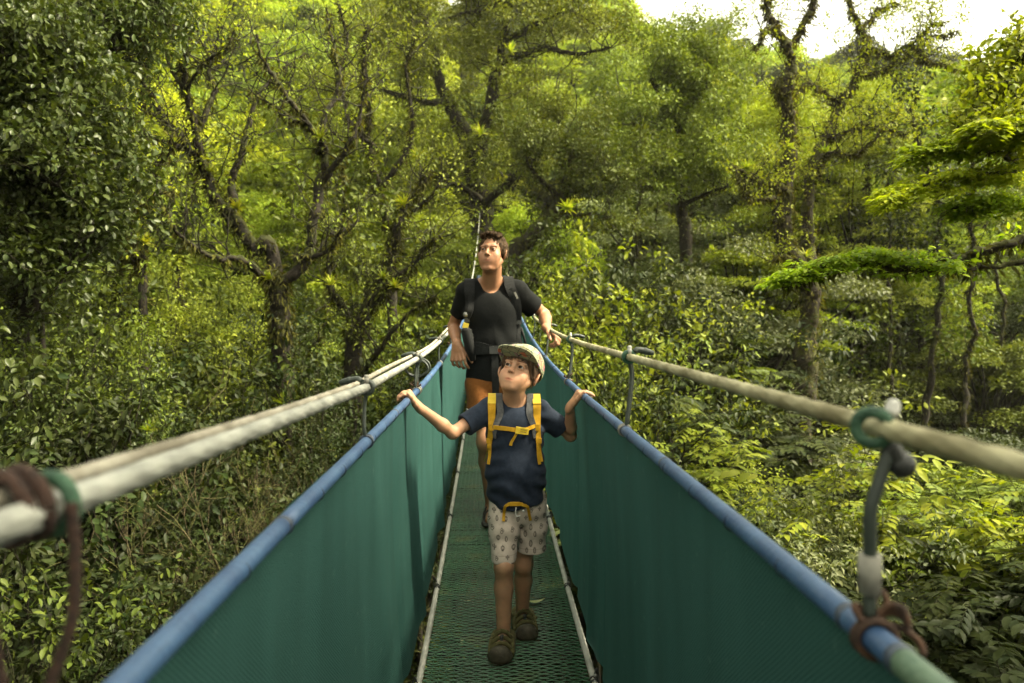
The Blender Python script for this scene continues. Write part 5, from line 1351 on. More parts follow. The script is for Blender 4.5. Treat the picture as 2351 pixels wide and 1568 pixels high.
def hair_mesh(name, S, mat, parent, vox, M, o, s, n, length, width, comb, seed, lift=.35):
    """hair: a soft solid underneath plus many thin combed locks"""
    rs_ = np.random.RandomState(seed); V, Fc = S.mesh(vox); mb = MB(); mb.add(V, Fc)
    c = V[Fc].mean(1); nr = np.cross(V[Fc[:, 1]] - V[Fc[:, 0]], V[Fc[:, 3]] - V[Fc[:, 0]]); nr /= np.linalg.norm(nr, axis=1, keepdims=True) + 1e-12
    out = np.sum(nr * (c - (o + M @ np.array([0, .02, .03]) * s)), 1); nr[out < 0] *= -1
    k = rs_.choice(len(c), n); p = c[k]; nn = nr[k]
    q = (p - o) @ M / s
    d = np.array([comb(*x) for x in q]) @ M.T
    L_ = length * rs_.uniform(.5, 1.2, n)[:, None]; d = d + rs_.randn(n, 3) * .28; d -= nn * np.sum(d * nn, 1, keepdims=True) * .8; d /= np.linalg.norm(d, axis=1, keepdims=True)
    sd = np.cross(d, nn); w_ = width * rs_.uniform(.6, 1.3, n)[:, None]
    a = p - nn * .001; b = p + d * L_ * .5 + nn * L_ * lift * .5; t = p + d * L_ + nn * L_ * lift * .45
    W = np.stack([a - sd * w_, a + sd * w_, b + sd * w_ * .8, b - sd * w_ * .8, t], 1)
    bs = np.arange(n)[:, None] * 5
    mb.add(W.reshape(-1, 3), [bs + np.array([[0, 1, 2, 3]]), bs + np.array([[3, 2, 4]])])
    return mb.build(name, mat, parent)

# ================================================================== THE CHILD
M_skin_c = skin_mat("child_skin", (.44, .25, .148))
M_skin_m = skin_mat("man_skin", (.30, .152, .080))
M_navy = cloth_mat("navy_cotton", (.014, .020, .034), (.024, .033, .052), .3)
M_black_tee = cloth_mat("black_cotton", (.0045, .0050, .0052), (.008, .009, .009), .3, sheen=.03)
M_beige_print = cloth_mat("printed_cotton", (.44, .37, .31), (.54, .46, .39), .3, attr=True)
M_orange = cloth_mat("orange_brown_cotton", (.135, .050, .012), (.20, .075, .019), .35)
M_hair_c = simple_mat("brown_hair_child", (.028, .013, .005), (.10, .05, .018), 90, .5, .6, 160, stretch=(1, 1, .25))
M_hair_m = simple_mat("brown_hair", (.020, .012, .006), (.085, .050, .024), 110, .75, .6, 170, spec=.15, stretch=(1, 1, .35))
M_eye = eye_mat("brown_eye", (.055, .028, .012), 0)

def pk(px, py, d): return P(px, py, d)
def off(p, *q): return np.asarray(p, float) + np.asarray(q, float)

def body_color(head_M, head_o, s, child):
    Mi = np.asarray(head_M).T
    def f(V):
        c = np.ones((len(V), 3), np.float32)
        q = (V - head_o) @ np.asarray(head_M) / s
        near = np.linalg.norm(q, axis=1) < .2
        def tint(ctr, rad, col, pw=2.0):
            w_ = np.exp(-np.sum(((q - np.array(ctr)) / np.array(rad)) ** 2, 1) ** (pw / 2)) * near
            c[:] = c * (1 - w_[:, None]) + c * np.array(col) * w_[:, None]
        if child:
            tint((0, -.085, -.0582), (.0185, .016, .0068), (1.0, .68, .64), 6)
            tint((0, -.085, -.0572), (.0195, .016, .0019), (.42, .27, .25), 4)  # dark mouth line, painted as the shade between the lips
            tint((0, -.085, -.0682), (.014, .016, .003), (.86, .82, .8), 3)  # painted shade in the crease below the lower lip
            for k_ in (-1, 1):
                tint((k_ * .040, -.07, -.026), (.022, .03, .020), (1.04, .90, .87))
                tint((k_ * .0775, .012, -.006), (.014, .02, .03), (1.05, .82, .78))
                for i in range(9):
                    u = i / 8; tint((k_ * (.013 + .031 * u), -.088 + .022 * u, .0215 + .0045 * math.sin(u * 2.2)), (.0052, .018, .0026 + .001 * (1 - u)), (.42, .32, .25), 4)
            for k_ in (-1, 1):
                for i in range(9):
                    u = i / 4 - 1; tint((k_ * .0272 + u * .0118, -.079 + .004 * u * u, .0025 + .0056 * (1 - u * u) - .0002), (.0026, .012, .0016), (.25, .20, .18), 4)
            tint((0, -.097, -.023), (.010, .01, .008), (1.05, .86, .82))
            for k_ in (-1, 1): tint((k_ * .0046, -.0935, -.0315), (.0032, .006, .0024), (.40, .26, .22), 4)  # nostril hollows darkened with painted shade
        else:
            tint((0, -.088, -.0622), (.020, .016, .0066), (.95, .72, .68), 6); [tint((k_ * .010, -.086, -.0610), (.0115, .016, .0020), (.42, .28, .25), 4) for k_ in (-1, 1)]; tint((0, -.086, -.0735), (.015, .016, .004), (.82, .78, .76), 3)  # lip colour, then painted shade between the lips and below them
            tint((0, -.08, -.085), (.05, .05, .040), (.88, .86, .88), 4)
            for k_ in (-1, 1):
                tint((k_ * .058, -.02, -.07), (.02, .05, .03), (.92, .91, .92))
                for i in range(9):
                    u = i / 8; tint((k_ * (.012 + .037 * u), -.094 + .026 * u, .0265 + .005 * math.sin(u * 2.4)), (.0055, .018, .0038 + .001 * (1 - u)), (.34, .30, .28), 4)
        return c
    return f

def make_child():
    root = empty("person", (pk(1190, 1485, 3.1)[0], 3.08, 0.01))
    tag(root, "child in navy tee and cactus-print shorts looking up, hands on both blue handrails", "child", "people walking on the bridge")
    d0 = 3.12
    pel = pk(1189, 1158, d0); chest = pk(1182, 1000, d0 - .01); neck0 = pk(1182, 925, d0 + .005)
    sh = [pk(1124, 938, d0), pk(1238, 942, d0)]
    el = [pk(1039, 994, 3.03), pk(1310, 1000, 3.19)]
    wr = [pk(961, 934, 2.93), pk(1309, 934, 3.06)]
    hip = [pk(1162, 1150, d0), pk(1216, 1150, d0 + .01)]
    kn = [pk(1157, 1300, 3.03), pk(1202, 1296, 3.17)]
    an = [pk(1156, 1463, 3.06), pk(1199, 1411, 3.27)]
    # head
    HM = rot_mat(y=11) @ rot_mat(z=-22) @ rot_mat(x=-21); s = .97
    tgt = pk(1180, 839.5, 3.035); HO = tgt - HM @ (np.array([0, -.080, .0025]) * s)
    S = Solid()
    # trunk
    S.ell(lerp(chest, neck0, .28), (.092, .066, .085), None, .03)
    S.ell(lerp(pel, chest, .42), (.090, .070, .10), None, .04)
    S.ell(off(pel, 0, .005, .0), (.088, .072, .07), None, .04)
    for i, q in ((0, -1), (1, 1)):
        S.cap(off(neck0, q * .026, .012, .006), off(sh[i], 0, .0, .008), .027, .029, .03)
        u = unit(el[i] - sh[i])
        S.cap(sh[i], lerp(sh[i], el[i], .5), .031, .027, .02); S.cap(lerp(sh[i], el[i], .45), el[i], .028, .0225, .02)
        S.ell(el[i], .0225, None, .01)
        m = lerp(el[i], wr[i], .3)
        S.cap(el[i], m, .0215, .0245, .012); S.cap(m, wr[i], .0245, .0165, .012)
        # legs
        S.cap(hip[i], lerp(hip[i], kn[i], .55), .045, .038, .03); S.cap(lerp(hip[i], kn[i], .5), kn[i], .038, .0355, .02)
        S.ell(off(kn[i], 0, -.006, .002), (.033, .034, .038), None, .015)
        S.ell(off(kn[i], 0, -.027, .006), (.020, .012, .022), None, .016)
        calf = off(lerp(kn[i], an[i], .32), 0, .012, 0)
        S.cap(kn[i], calf, .032, .0345, .02); S.cap(calf, an[i], .0345, .0225, .02)
        S.cap(lerp(kn[i], an[i], .1), off(an[i], 0, -.006, .01), .027, .021, .015)
        for z_ in (-1, 1): S.ell(off(an[i], z_ * .018, .0, .0), .0115, None, .01)
        toe = off(an[i], (-.014 if i == 0 else .012), -.12, 0); toe[2] = .027
        S.cap(off(an[i], 0, .018, -.02), off(an[i], 0, .018, -.035), .027, .024, .02)
        mid = lerp(an[i], toe, .45); mid[2] = .037
        S.cap(off(an[i], 0, .0, -.012), mid, .024, .022, .02); S.cap(mid, toe, .024, .019, .02, flat=.8, fax=(0, 0, 1))
    nk = HO + HM @ np.array([0, .022, -.075]) * s
    S.cap(off(neck0, 0, .014, -.01), nk, .040, .0365, .03)
    S.cap(off(neck0, 0, -.012, .01), HO + HM @ np.array([0, -.012, -.075]) * s, .030, .032, .03)
    eyes = head_into(S, HM, HO, s, True)
    # hands on the rails
    rl = np.array([XL, 2.875, HR + .0185]); rr = np.array([XR, 3.055, HR + .0185])
    hand_into(S, wr[0], (-.50, -.26, .83), (-.80, .0, -.55), 1, .130, [(48, 42, 30), (55, 48, 36), (60, 50, 38), (62, 52, 40)], 5, (10, 16), 30, wr=.0165, tn=-.12)
    hand_into(S, wr[1], (.50, -.06, .87), (.87, .0, -.50), -1, .136, [(52, 22, 14), (56, 26, 18), (60, 30, 20), (62, 32, 22)], 6, (10, 12), 34, wr=.0165, tn=.05)
    body = S.build("body", M_skin_c, root, .0026, 1, body_color(HM, HO, s, True))
    gaze = HM @ np.array([-.12, -1, .12]); add_eyes(root, eyes, gaze, M_eye)

    # ---- T-shirt
    T = Solid()
    T.ell(lerp(chest, neck0, .25), (.102, .074, .088), None, .03)
    T.cap(pk(1183, 985, d0), pk(1184, 1085, d0 - .008), .108, .112, .04, flat=.74, fax=(0, 1, 0)); T.cap(pk(1184, 1085, d0 - .008), pk(1185, 1150, d0 - .004), .112, .108, .03, flat=.80, fax=(0, 1, 0))
    for i, q in ((0, -1), (1, 1)):
        T.cap(off(neck0, q * .028, .012, .010), off(sh[i], 0, 0, .010), .031, .035, .03)
        e = lerp(sh[i], el[i], .66); u = unit(el[i] - sh[i])
        T.cap(sh[i], e + u * .02, .039, .043, .022)
        T.cap(sh[i] + (0, 0, -.01), e + (0, 0, -.018) + u * .005, .028, .033, .02)
    def folds(X):
        z = X[:, 2] - pel[2]; x = X[:, 0] - pel[0]
        low = np.clip((.30 - z) / .3, 0, 1)
        f = .0050 * np.sin(46 * x + 9 * np.sin(11 * z)) * low * low + .0030 * noise3(X, 34, 2.0) + .0036 * np.sin(70 * z + 50 * np.abs(x) + 5 * np.sin(16 * x)) * np.exp(-((z - .06) / .07) ** 2)
        f = f + .0034 * np.sin(120 * z + 40 * x * np.sign(x) + 3 * np.sin(18 * x)) * np.exp(-((np.abs(x) - .09) / .03) ** 2)
        return f.astype(np.float32)
    T.fn(folds)
    for i in (0, 1):
        u = unit(el[i] - sh[i]); e = lerp(sh[i], el[i], .68)
        for tilt in (0,):
            T.p.append(('b', (e + u * .06, np.array([.06, .11, .11]), np.stack([u, unit(np.cross(u, [0, 1, 0])), unit(np.cross(u, np.cross(u, [0, 1, 0])))], 1), .002), .004, 's', e + u * .06, .17))
        T.cap(e - u * .03, e + u * .03, .029, .034, .003, 's')
    # hem: lower at the front middle, higher at the sides
    T.p.append(('f', None, 0, 'd', None, 1e9)); T.p.pop()
    hemz = pk(1185, 1140, d0)[2]
    T.plane((pel[0], pel[1], hemz - .012), (.10, .25, -1), .004)
    # neck opening
    T.cap(off(neck0, 0, .012, .005), off(neck0, 0, -.012, .06), .0455, .060, .006, 's')
    T.cap(off(neck0, 0, -.02, .012), off(neck0, 0, -.05, .06), .040, .05, .012, 's')
    shirt = T.build("t_shirt", M_navy, root, .003, 1); shirt["label"] = "navy short sleeved tee"

    # ---- shorts
    Hs = Solid()
    wz = pk(1189, 1128, d0)
    Hs.ell(off(pel, .003, .006, -.012), (.104, .082, .085), None, .03)
    he = [pk(1157, 1279, 3.05), pk(1219, 1281, 3.15)]; hr_ = [.0485, .0575]
    for i, q in ((0, -1), (1, 1)):
        e = off(he[i], 0, -.010, 0)
        Hs.cap(off(hip[i], q * .006, .008, .0), lerp(hip[i], e, .5) + (q * .005, .004, 0), .063, .059, .02)
        Hs.cap(lerp(hip[i], e, .4) + (q * .005, .004, 0), e + (q * .002, 0, -.012), .059, hr_[i], .02)
    def sfold(X):
        z = X[:, 2] - pel[2]; x = X[:, 0] - pel[0]
        f = .0030 * np.sin(75 * z + 30 * np.abs(x) + 4 * np.sin(22 * x)) * np.exp(-((z + .09) / .06) ** 2) + .0025 * noise3(X, 32, 5.0)
        f = f + .002 * np.sin(150 * x + 3 * np.sin(30 * z)) * np.exp(-((z - .045) / .02) ** 2)
        return f.astype(np.float32)
    Hs.fn(sfold)
    Hs.plane((pel[0], pel[1], he[0][2]), (0, .12, -1), .003)
    for i in (0, 1):
        e = off(he[i], 0, .004, 0); Hs.cap(off(e, 0, 0, -.005), off(e, 0, 0, -.03), hr_[i] - .014, hr_[i] - .004, .003, 's')
    Hs.plane((wz[0], wz[1], wz[2] + .03), (0, 0, 1), .003)
    # little black cactus drawings printed on the cloth
    rs = np.random.RandomState(11)
    marks = []
    for r_ in range(8):
        for c_ in range(7):
            marks.append((pel[0] - .118 + c_ * .037 + (r_ % 2) * .02 + rs.uniform(-.005, .005), wz[2] - .022 - r_ * .0345 + rs.uniform(-.004, .004), rs.randint(4), rs.uniform(.72, 1.0)))
    def prt(V):
        c = np.ones((len(V), 3), np.float32); x, y, z = V[:, 0], V[:, 1], V[:, 2]
        ink = np.zeros(len(V)); front = y < pel[1] + .02
        lw = .00125
        for mx_, mz_, kind, sc_ in marks:
            u, v = (x - mx_) / sc_, (z - mz_) / sc_
            m = (np.abs(u) < .014) & (np.abs(v) < .018) & front
            if not m.any(): continue
            uu, vv = u[m], v[m]; g = np.zeros(len(uu))
            def ell_ring(cx, cz, a, b):
                k_ = np.sqrt(((uu - cx) / a) ** 2 + ((vv - cz) / b) ** 2); return np.clip(1.5 - np.abs(k_ - 1) * min(a, b) / lw, 0, 1)
            if kind == 0:
                g = np.maximum(ell_ring(0, 0, .006, .0115), np.clip(1.2 - np.abs(np.abs(uu) - .0022) / lw, 0, 1) * (np.abs(vv) < .009)); g = np.maximum(g, np.clip(1.4 - np.abs(np.abs(uu) - (vv - .011) * .8) / lw, 0, 1) * (vv > .011) * (vv < .016))
            elif kind == 1:
                g = np.maximum.reduce([ell_ring(0, -.006, .005, .006), ell_ring(0, .005, .0035, .005), ell_ring(.006, .0, .003, .004)])
            elif kind == 2:
                g = np.maximum.reduce([np.clip(1.7 - np.abs(uu) / (lw * 1.5), 0, 1) * (np.abs(vv) < .012), np.clip(1.7 - np.abs(np.abs(uu) - .0065) / (lw * 1.3), 0, 1) * (vv > -.002) * (vv < .007), np.clip(1.5 - np.abs(vv + .002) / lw, 0, 1) * (np.abs(uu) < .0065)])
            else:
                g = np.maximum(ell_ring(0, .002, .0085, .009), ell_ring(0, .002, .0035, .009)); g = np.maximum(g, np.clip(1.6 - np.abs(vv + .009) / (lw * 2), 0, 1) * (np.abs(uu) < .005))
            ink[m] = np.maximum(ink[m], g)
        c *= (1 - .80 * ink)[:, None]
        seam = np.clip(1.3 - np.abs(z - he[0][2] - .018) / .0009, 0, 1) * .35
        return c * (1 - seam)[:, None]
    shorts = Hs.build("shorts", M_beige_print, root, .0022, 1, prt); shorts["label"] = "beige shorts printed with small black cactus drawings"
    # white drawcord
    mb = MB(); c = pk(1186, 1172, 3.01)
    tube(mb, smooth_path([off(c, -.002, 0, .012), off(c, -.004, -.003, -.012), off(c, .0, -.003, -.022), off(c, .014, -.001, -.02)], 12), .0022, 6); ball(mb, off(c, .026, .0, -.002), .005); mb.build("drawcord", M_white, shorts)

    # ---- hair under the cap
    Hh = Solid(HM, HO)
    Hh.ell(np.array([0, .020, .034]) * s, np.array([.078, .095, .084]) * s, None, .01)
    for q in (-1, 1): Hh.cap(np.array([q * .066, -.022, .03]) * s, np.array([q * .0685, -.012, -.012]) * s, .0115, .006, .01); Hh.cap(np.array([q * .055, -.055, .045]) * s, np.array([q * .062, -.04, .02]) * s, .011, .006, .012)
    Hh.fn(lambda X: (.0022 * np.sin(((X - HO) @ HM)[:, 0] * 420 + 60 * ((X - HO) @ HM)[:, 2])).astype(np.float32))
    Hh.ell(np.array([0, -.10, -.045]) * s, np.array([.064, .08, .085]) * s, None, .006, 's')
    Hh.box(np.array([0, .0, -.09]) * s, (.12, .06, .062), .01, None, .01, 's'); Hh.box(np.array([0, .06, -.145]) * s, (.12, .12, .07), .01, None, .01, 's')
    hair_mesh("hair", Hh, M_hair_c, root, .003, HM, HO, s, 2600, .022, .0009, lambda x, y, z: (x * 2, .15 + y, -1.0), 3, .12)

    # ---- printed cap
    m, nt, N, L = new_mat("printed_cap_cloth")
    out = N.new("ShaderNodeOutputMaterial"); p = node(nt, "ShaderNodeBsdfPrincipled", Roughness=.8)
    tc = N.new("ShaderNodeTexCoord")
    ns = node(nt, "ShaderNodeTexNoise", Scale=18.0, Detail=2); L.new(tc.outputs["Object"], ns.inputs["Vector"])
    c0 = ramp(nt, ns.outputs[0], [(.36, (.27, .28, .14)), (.5, (.36, .35, .23)), (.6, (.22, .28, .17))])
    vo = node(nt, "ShaderNodeTexVoronoi", Scale=44.0); L.new(tc.outputs["Object"], vo.inputs["Vector"])
    spot = ramp(nt, vo.outputs["Color"], [(.0, (0, 0, 0)), (.72, (0, 0, 0)), (.74, (.85, .85, .85))])
    hue = ramp(nt, vo.outputs["Color"], [(.0, (.5, .08, .03)), (.76, (.55, .10, .04)), (.82, (.06, .10, .34)), (.88, (.60, .28, .05)), (.94, (.10, .26, .30))])
    mx = N.new("ShaderNodeMixRGB"); L.new(spot, mx.inputs[0]); L.new(c0, mx.inputs[1]); L.new(hue, mx.inputs[2])
    v2 = node(nt, "ShaderNodeTexVoronoi", Scale=30.0, feature='DISTANCE_TO_EDGE'); L.new(tc.outputs["Object"], v2.inputs["Vector"])
    ln = ramp(nt, v2.outputs[0], [(.022, (1, 1, 1)), (.042, (0, 0, 0))])
    m2 = N.new("ShaderNodeMixRGB"); m2.inputs[2].default_value = (.03, .03, .03, 1); L.new(ln, m2.inputs[0]); L.new(mx.outputs[0], m2.inputs[1]); L.new(m2.outputs[0], p.inputs["Base Color"]); L.new(p.outputs[0], out.inputs[0])
    M_cap = m
    A = HM @ rot_mat(x=-7)
    Cp = Solid(A, HO)
    Cp.ell(np.array([0, .022, .040]) * s, np.array([.0865, .104, .094]) * s, None, .01)
    Cp.ell(np.array([0, -.085, .035]) * s, (.07, .018, .05), None, .03)
    Cp.ell(np.array([0, .022, .036]) * s, np.array([.0825, .100, .089]) * s, None, .002, 's')
    Cp.ell(np.array([0, -.085, .03]) * s, (.066, .016, .046), None, .01, 's')
    Cp.plane(np.array([0, 0, .030]) * s, (0, -.12, -1), .003)
    cap_o = Cp.build("cap", M_cap, root, .0026, 1); cap_o["label"] = "cap with pale multicoloured print"
    # flat brim
    mb = MB(); nu, nv = 40, 14; V = []
    for top in (1, -1):
        for i in range(nu):
            a = R(-88 + 176 * i / (nu - 1)); sa, ca = math.sin(a), math.cos(a)
            for j in range(nv):
                t = j / (nv - 1)
                xi, yi = .083 * sa, .022 - .101 * ca
                xo, yo = .084 * math.copysign(abs(sa) ** .62, sa), .006 - .158 * ca ** .42
                x = xi + (xo - xi) * t; y = yi + (yo - yi) * t
                z = .036 + .006 * t - .9 * x * x + top * .0016
                V.append(HO + A @ (np.array([x, y, z]) * s))
    q = []
    for tp in (0, 1):
        b = tp * nu * nv
        for i in range(nu - 1):
            for j in range(nv - 1):
                f = [b + i * nv + j, b + (i + 1) * nv + j, b + (i + 1) * nv + j + 1, b + i * nv + j + 1]; q.append(f if tp == 0 else f[::-1])
    b = nu * nv
    for i in range(nu - 1): q.append([i * nv + nv - 1, (i + 1) * nv + nv - 1, b + (i + 1) * nv + nv - 1, b + i * nv + nv - 1])
    mb.add(np.array(V), np.array(q)); br = mb.build("brim", M_cap, cap_o)
    mb = MB(); ball(mb, HO + A @ (np.array([0, .022, .135]) * s), .006); mb.build("cap_button", M_cap, cap_o)

    # ---- sandals with closed toe
    M_sole = simple_mat("olive_rubber", (.042, .036, .022), (.075, .064, .04), 50, .75, .2)
    M_strap = cloth_mat("olive_webbing", (.075, .070, .026), (.115, .105, .045), .3)
    M_red = simple_mat("orange_red_tab", (.55, .05, .012), None, rough=.5)
    for i in (0, 1):
        a = an[i]; fwd = unit(np.array([(-.10 if i == 0 else .08), -1, 0])); sd = np.array([-fwd[1], fwd[0], 0]); up = np.array([0, 0, 1.0])
        base = np.array([a[0], a[1], 0.004]) - fwd * .012
        Mf = np.stack([sd, -fwd, up], 1)      # local x sideways, -y forward
        ks = 1.24; base = base - fwd * -.004; Z = Solid(Mf, base); Z.sc = ks
        for y_, w_ in ((.022, .031), (-.03, .030), (-.08, .037), (-.118, .036)):
            Z.ell((0, y_, .016), (w_, .036, .014), None, .02)
        Z.cap((-.012, -.128, .022), (.012, -.128, .022), .021, .021, .02)
        Z.cap((-.010, .03, .02), (.010, .03, .02), .020, .020, .02)
        Z.ell((0, -.135, .034), (.028, .022, .020), None, .014)
        Z.plane((0, 0, .002), (0, 0, -1))
        sh_o = Z.build("sandal", M_sole, root, .003, 1); 
        # upper straps
        W = Solid(Mf, base); W.sc = ks; Mg = Mf * ks
        for y_, z_, w_, hw in ((-.102, .038, .035, .0065), (-.076, .045, .036, .0065), (-.048, .053, .034, .0065)):
            for k in range(8):
                t0, t1 = PI * k / 8, PI * (k + 1) / 8
                W.cap((w_ * math.cos(t0), y_ + .006 * math.cos(t0), .012 + z_ * math.sin(t0)), (w_ * math.cos(t1), y_ + .006 * math.cos(t1), .012 + z_ * math.sin(t1)), .0062, .0062, .003)
        az = (a[2] + .004) / ks
        for k in range(16):
            t0, t1 = 2 * PI * k / 16, 2 * PI * (k + 1) / 16
            W.cap((.031 * math.cos(t0), -.013 + .036 * math.sin(t0), az + .004 * math.sin(t0)), (.031 * math.cos(t1), -.013 + .036 * math.sin(t1), az + .004 * math.sin(t1)), .0085, .0085, .003)
        for q in (-1, 1):
            W.cap((q * .030, -.01, az), (q * .033, -.05, .02), .0075, .0075, .004); W.cap((q * .029, .01, az), (q * .030, .025, .02), .0085, .0085, .004); W.cap((q * .034, -.06, .045), (q * .036, -.1, .022), .005, .005, .004)
        W.cap((.031, -.03, az), (.040 if i else .02, -.046, az - .004), .007, .006, .003)
        W.build("strap", M_strap, sh_o, .0026, 0)
        mb = MB(); tube(mb, smooth_path([base + Mg @ np.array(q_) for q_ in [(0, -.048, az - .002), (.002, -.062, .056), (0, -.085, .052), (0, -.105, .044)]], 12), .0055, 8); ball(mb, base + Mg @ np.array([0, -.078, .058]), (.009, .011, .009)); mb.build("elastic_lace", M_black, sh_o)
        mb = MB(); box(mb, base + Mg @ np.array([0, -.053, az + .001]), (.008, .004, .005), Mf); mb.build("pull_tab", M_red, sh_o)

    # ---- yellow backpack
    M_yel = cloth_mat("yellow_webbing", (.40, .215, .010), (.52, .29, .022), .3, .6)
    M_yel2 = cloth_mat("bright_yellow_cloth", (.58, .40, .03), (.66, .47, .05), .3, .6)
    M_greypad = cloth_mat("grey_padding", (.055, .056, .058), (.095, .096, .097), .4, .9, 160)
    bp = empty("backpack", pk(1182, 1000, d0 + .15)); tag(bp, "small yellow and grey backpack worn by the child", "backpack", "backpacks")
    K = Solid(); K.box(off(chest, .0, .125, -.02), (.088, .045, .135), .03); K.box(off(chest, .0, .16, -.07), (.068, .03, .07), .02, None, .02)
    K.build("pack_body", M_yel, bp, .005, 1)
    def front(px, py, dd=0):
        """point on the clothes seen at (px, py), lifted a little"""
        a = P(px, py, 1.0); r = a - CAM; t = (d0 - .16) / r[1]
        for _ in range(60):
            p_ = CAM + r * t; dd_ = min(float(T.ev(p_[None])[0]), float(Hs.ev(p_[None])[0]) + .002)
            if dd_ < .0015 or p_[1] > d0 + .1: break
            t += max(.0008, dd_ * .7 / np.linalg.norm(r))
        return CAM + r * t - unit(r) * (.004 + dd)
    ribbon = child_ribbon
    for i, q in ((0, -1), (1, 1)):
        xo = [1129, 1233][i]; xi = [1146, 1218][i]
        lowx = [1120, 1240][i]; endx = [1113, 1244][i]
        fcs = [(0, .2, 1), (0, -.7, .8), (q * .1, -1, .1), (q * .35, -1, 0), (q * .8, -.7, 0)]
        fcs = [(0, .3, 1), (0, -.6, .8), (0, -1, .2), (q * .2, -1, 0), (q * .6, -.8, 0)]
        def over(x_, y_, lift):
            z_ = sh[i][2] + .14
            for _ in range(80):
                e_ = float(T.ev(np.array([[x_, y_, z_]]))[0])
                if e_ < .001: break
                z_ = max(z_ - max(.001, e_ * .7), sh[i][2] - .01)
            return np.array([x_, y_, z_ + lift])
        tp = front(xo, 918); xw = tp[0]; yw = tp[1]
        bk = over(xw - q * .004, yw + .095, .004); md = over(xw - q * .002, yw + .030, .006); bk2 = over(xw - q * .003, yw + .062, .006)
        mb = MB(); ribbon(mb, [bk, bk2, md, front(xo, 930, .003), front(xo, 955, .003), front(xo + q * .5, 985, .002), front(lowx - q * 3, 1018, .001)], [.028, .029, .030, .030, .028, .025, .020], .006, 44, [(0, .8, .8), (0, .3, 1), (0, -.3, 1)] + fcs[1:])
        st = mb.build("shoulder_strap", M_yel, bp, smooth=False)
        ti = front(xi, 919); bi = over(ti[0], ti[1] + .075, .004); mi = over(ti[0], ti[1] + .028, .005)
        mb = MB(); ribbon(mb, [bi, mi, front(xi - q * 1, 930, .003), front(xi - q * 2, 950, .003), front(xo - q * 8, 980, .002), front(xo - q * 7, 1006, .0)], [.025, .026, .026, .025, .020, .010], .009, 36, [(0, .3, 1), (0, -.3, 1)] + fcs[1:])
        mb.build("strap_padding", M_greypad, st, smooth=False)
        mb = MB(); ribbon(mb, [bk2 + (0, 0, .005), md + (0, -.001, .005), front(xo, 927, .008)], [.030, .031, .031], .003, 18, [(0, .3, 1), (0, -.3, 1), (0, -.8, .5)]); mb.build("strap_top", M_yel2, st, smooth=False)
        mb = MB(); ribbon(mb, [front(lowx - q * 3, 1012, .006), front(lowx - q * 1, 1035, .006), front(endx - q * 1, 1060, .008)], [.013, .013, .013], .003, 12, (q * .3, -1, 0)); ribbon(mb, [front(lowx - q * 5, 1016, .006), front(lowx - q * 4, 1045, .004), front(lowx - q * 1, 1066, .004)], [.012, .012, .012], .003, 12, (q * .3, -1, 0)); mb.build("strap_end", M_yel, st, smooth=False)
        mb = MB(); box(mb, front(lowx - q * 3, 1012, .008), (.011, .004, .010)); mb.build("ladder_buckle", M_yel, st, smooth=False)
        mb = MB(); box(mb, front(xo, 981, .009), (.009, .005, .012)); mb.build("chest_slider", M_yel, st, smooth=False)
    mb = MB(); ribbon(mb, [front(1131, 981, .009), front(1160, 984, .010), front(1190, 988, .010)], [.016, .016, .016], .003, 14); ribbon(mb, [front(1206, 987, .010), front(1218, 982, .010), front(1228, 978, .009)], [.014, .014, .014], .003, 10)
    cs = mb.build("chest_strap", M_yel, bp, smooth=False)
    mb = MB(); rt = rot_mat(y=8); c = front(1197, 989, .014)
    box(mb, c + rt @ np.array([-.013, 0, 0]), (.009, .005, .013), rt); 
    for z_ in (-.009, .009): box(mb, c + rt @ np.array([.008, 0, z_]), (.014, .0045, .0035), rt)
    box(mb, c + rt @ np.array([.006, 0, 0]), (.014, .0035, .003), rt); box(mb, c + rt @ np.array([.024, 0, 0]), (.004, .005, .011), rt); mb.build("buckle", M_yel2, cs, smooth=False)
    mb = MB(); ribbon(mb, [front(1188, 993, .012), front(1181, 1004, .010), front(1174, 1016, .008), front(1172, 1023, .008)], [.010, .010, .012], .0025, 12); mb.build("strap_tail", M_yel, cs, smooth=False)
    # hip belt hanging under the shirt hem
    mb = MB(); ribbon(mb, [front(1166, 1158, .006), front(1180, 1156, .007), front(1200, 1158, .006)], [.012] * 3, .006, 10); box(mb, front(1182, 1157, .010), (.018, .005, .007))
    hb = mb.build("hip_belt", M_yel, bp, smooth=False)
    mb = MB(); ribbon(mb, [front(1168, 1158, .009), front(1160, 1163, .009), front(1157, 1180, .005), front(1156, 1197, .004)], [.011] * 3, .003, 14); mb.build("strap_tail", M_yel, hb, smooth=False)
    mb = MB(); ribbon(mb, [front(1200, 1159, .009), front(1211, 1164, .008), front(1215, 1180, .005), front(1218, 1195, .004)], [.011] * 3, .003, 14); mb.build("strap_tail", M_yel, hb, smooth=False)
    return root
make_child()
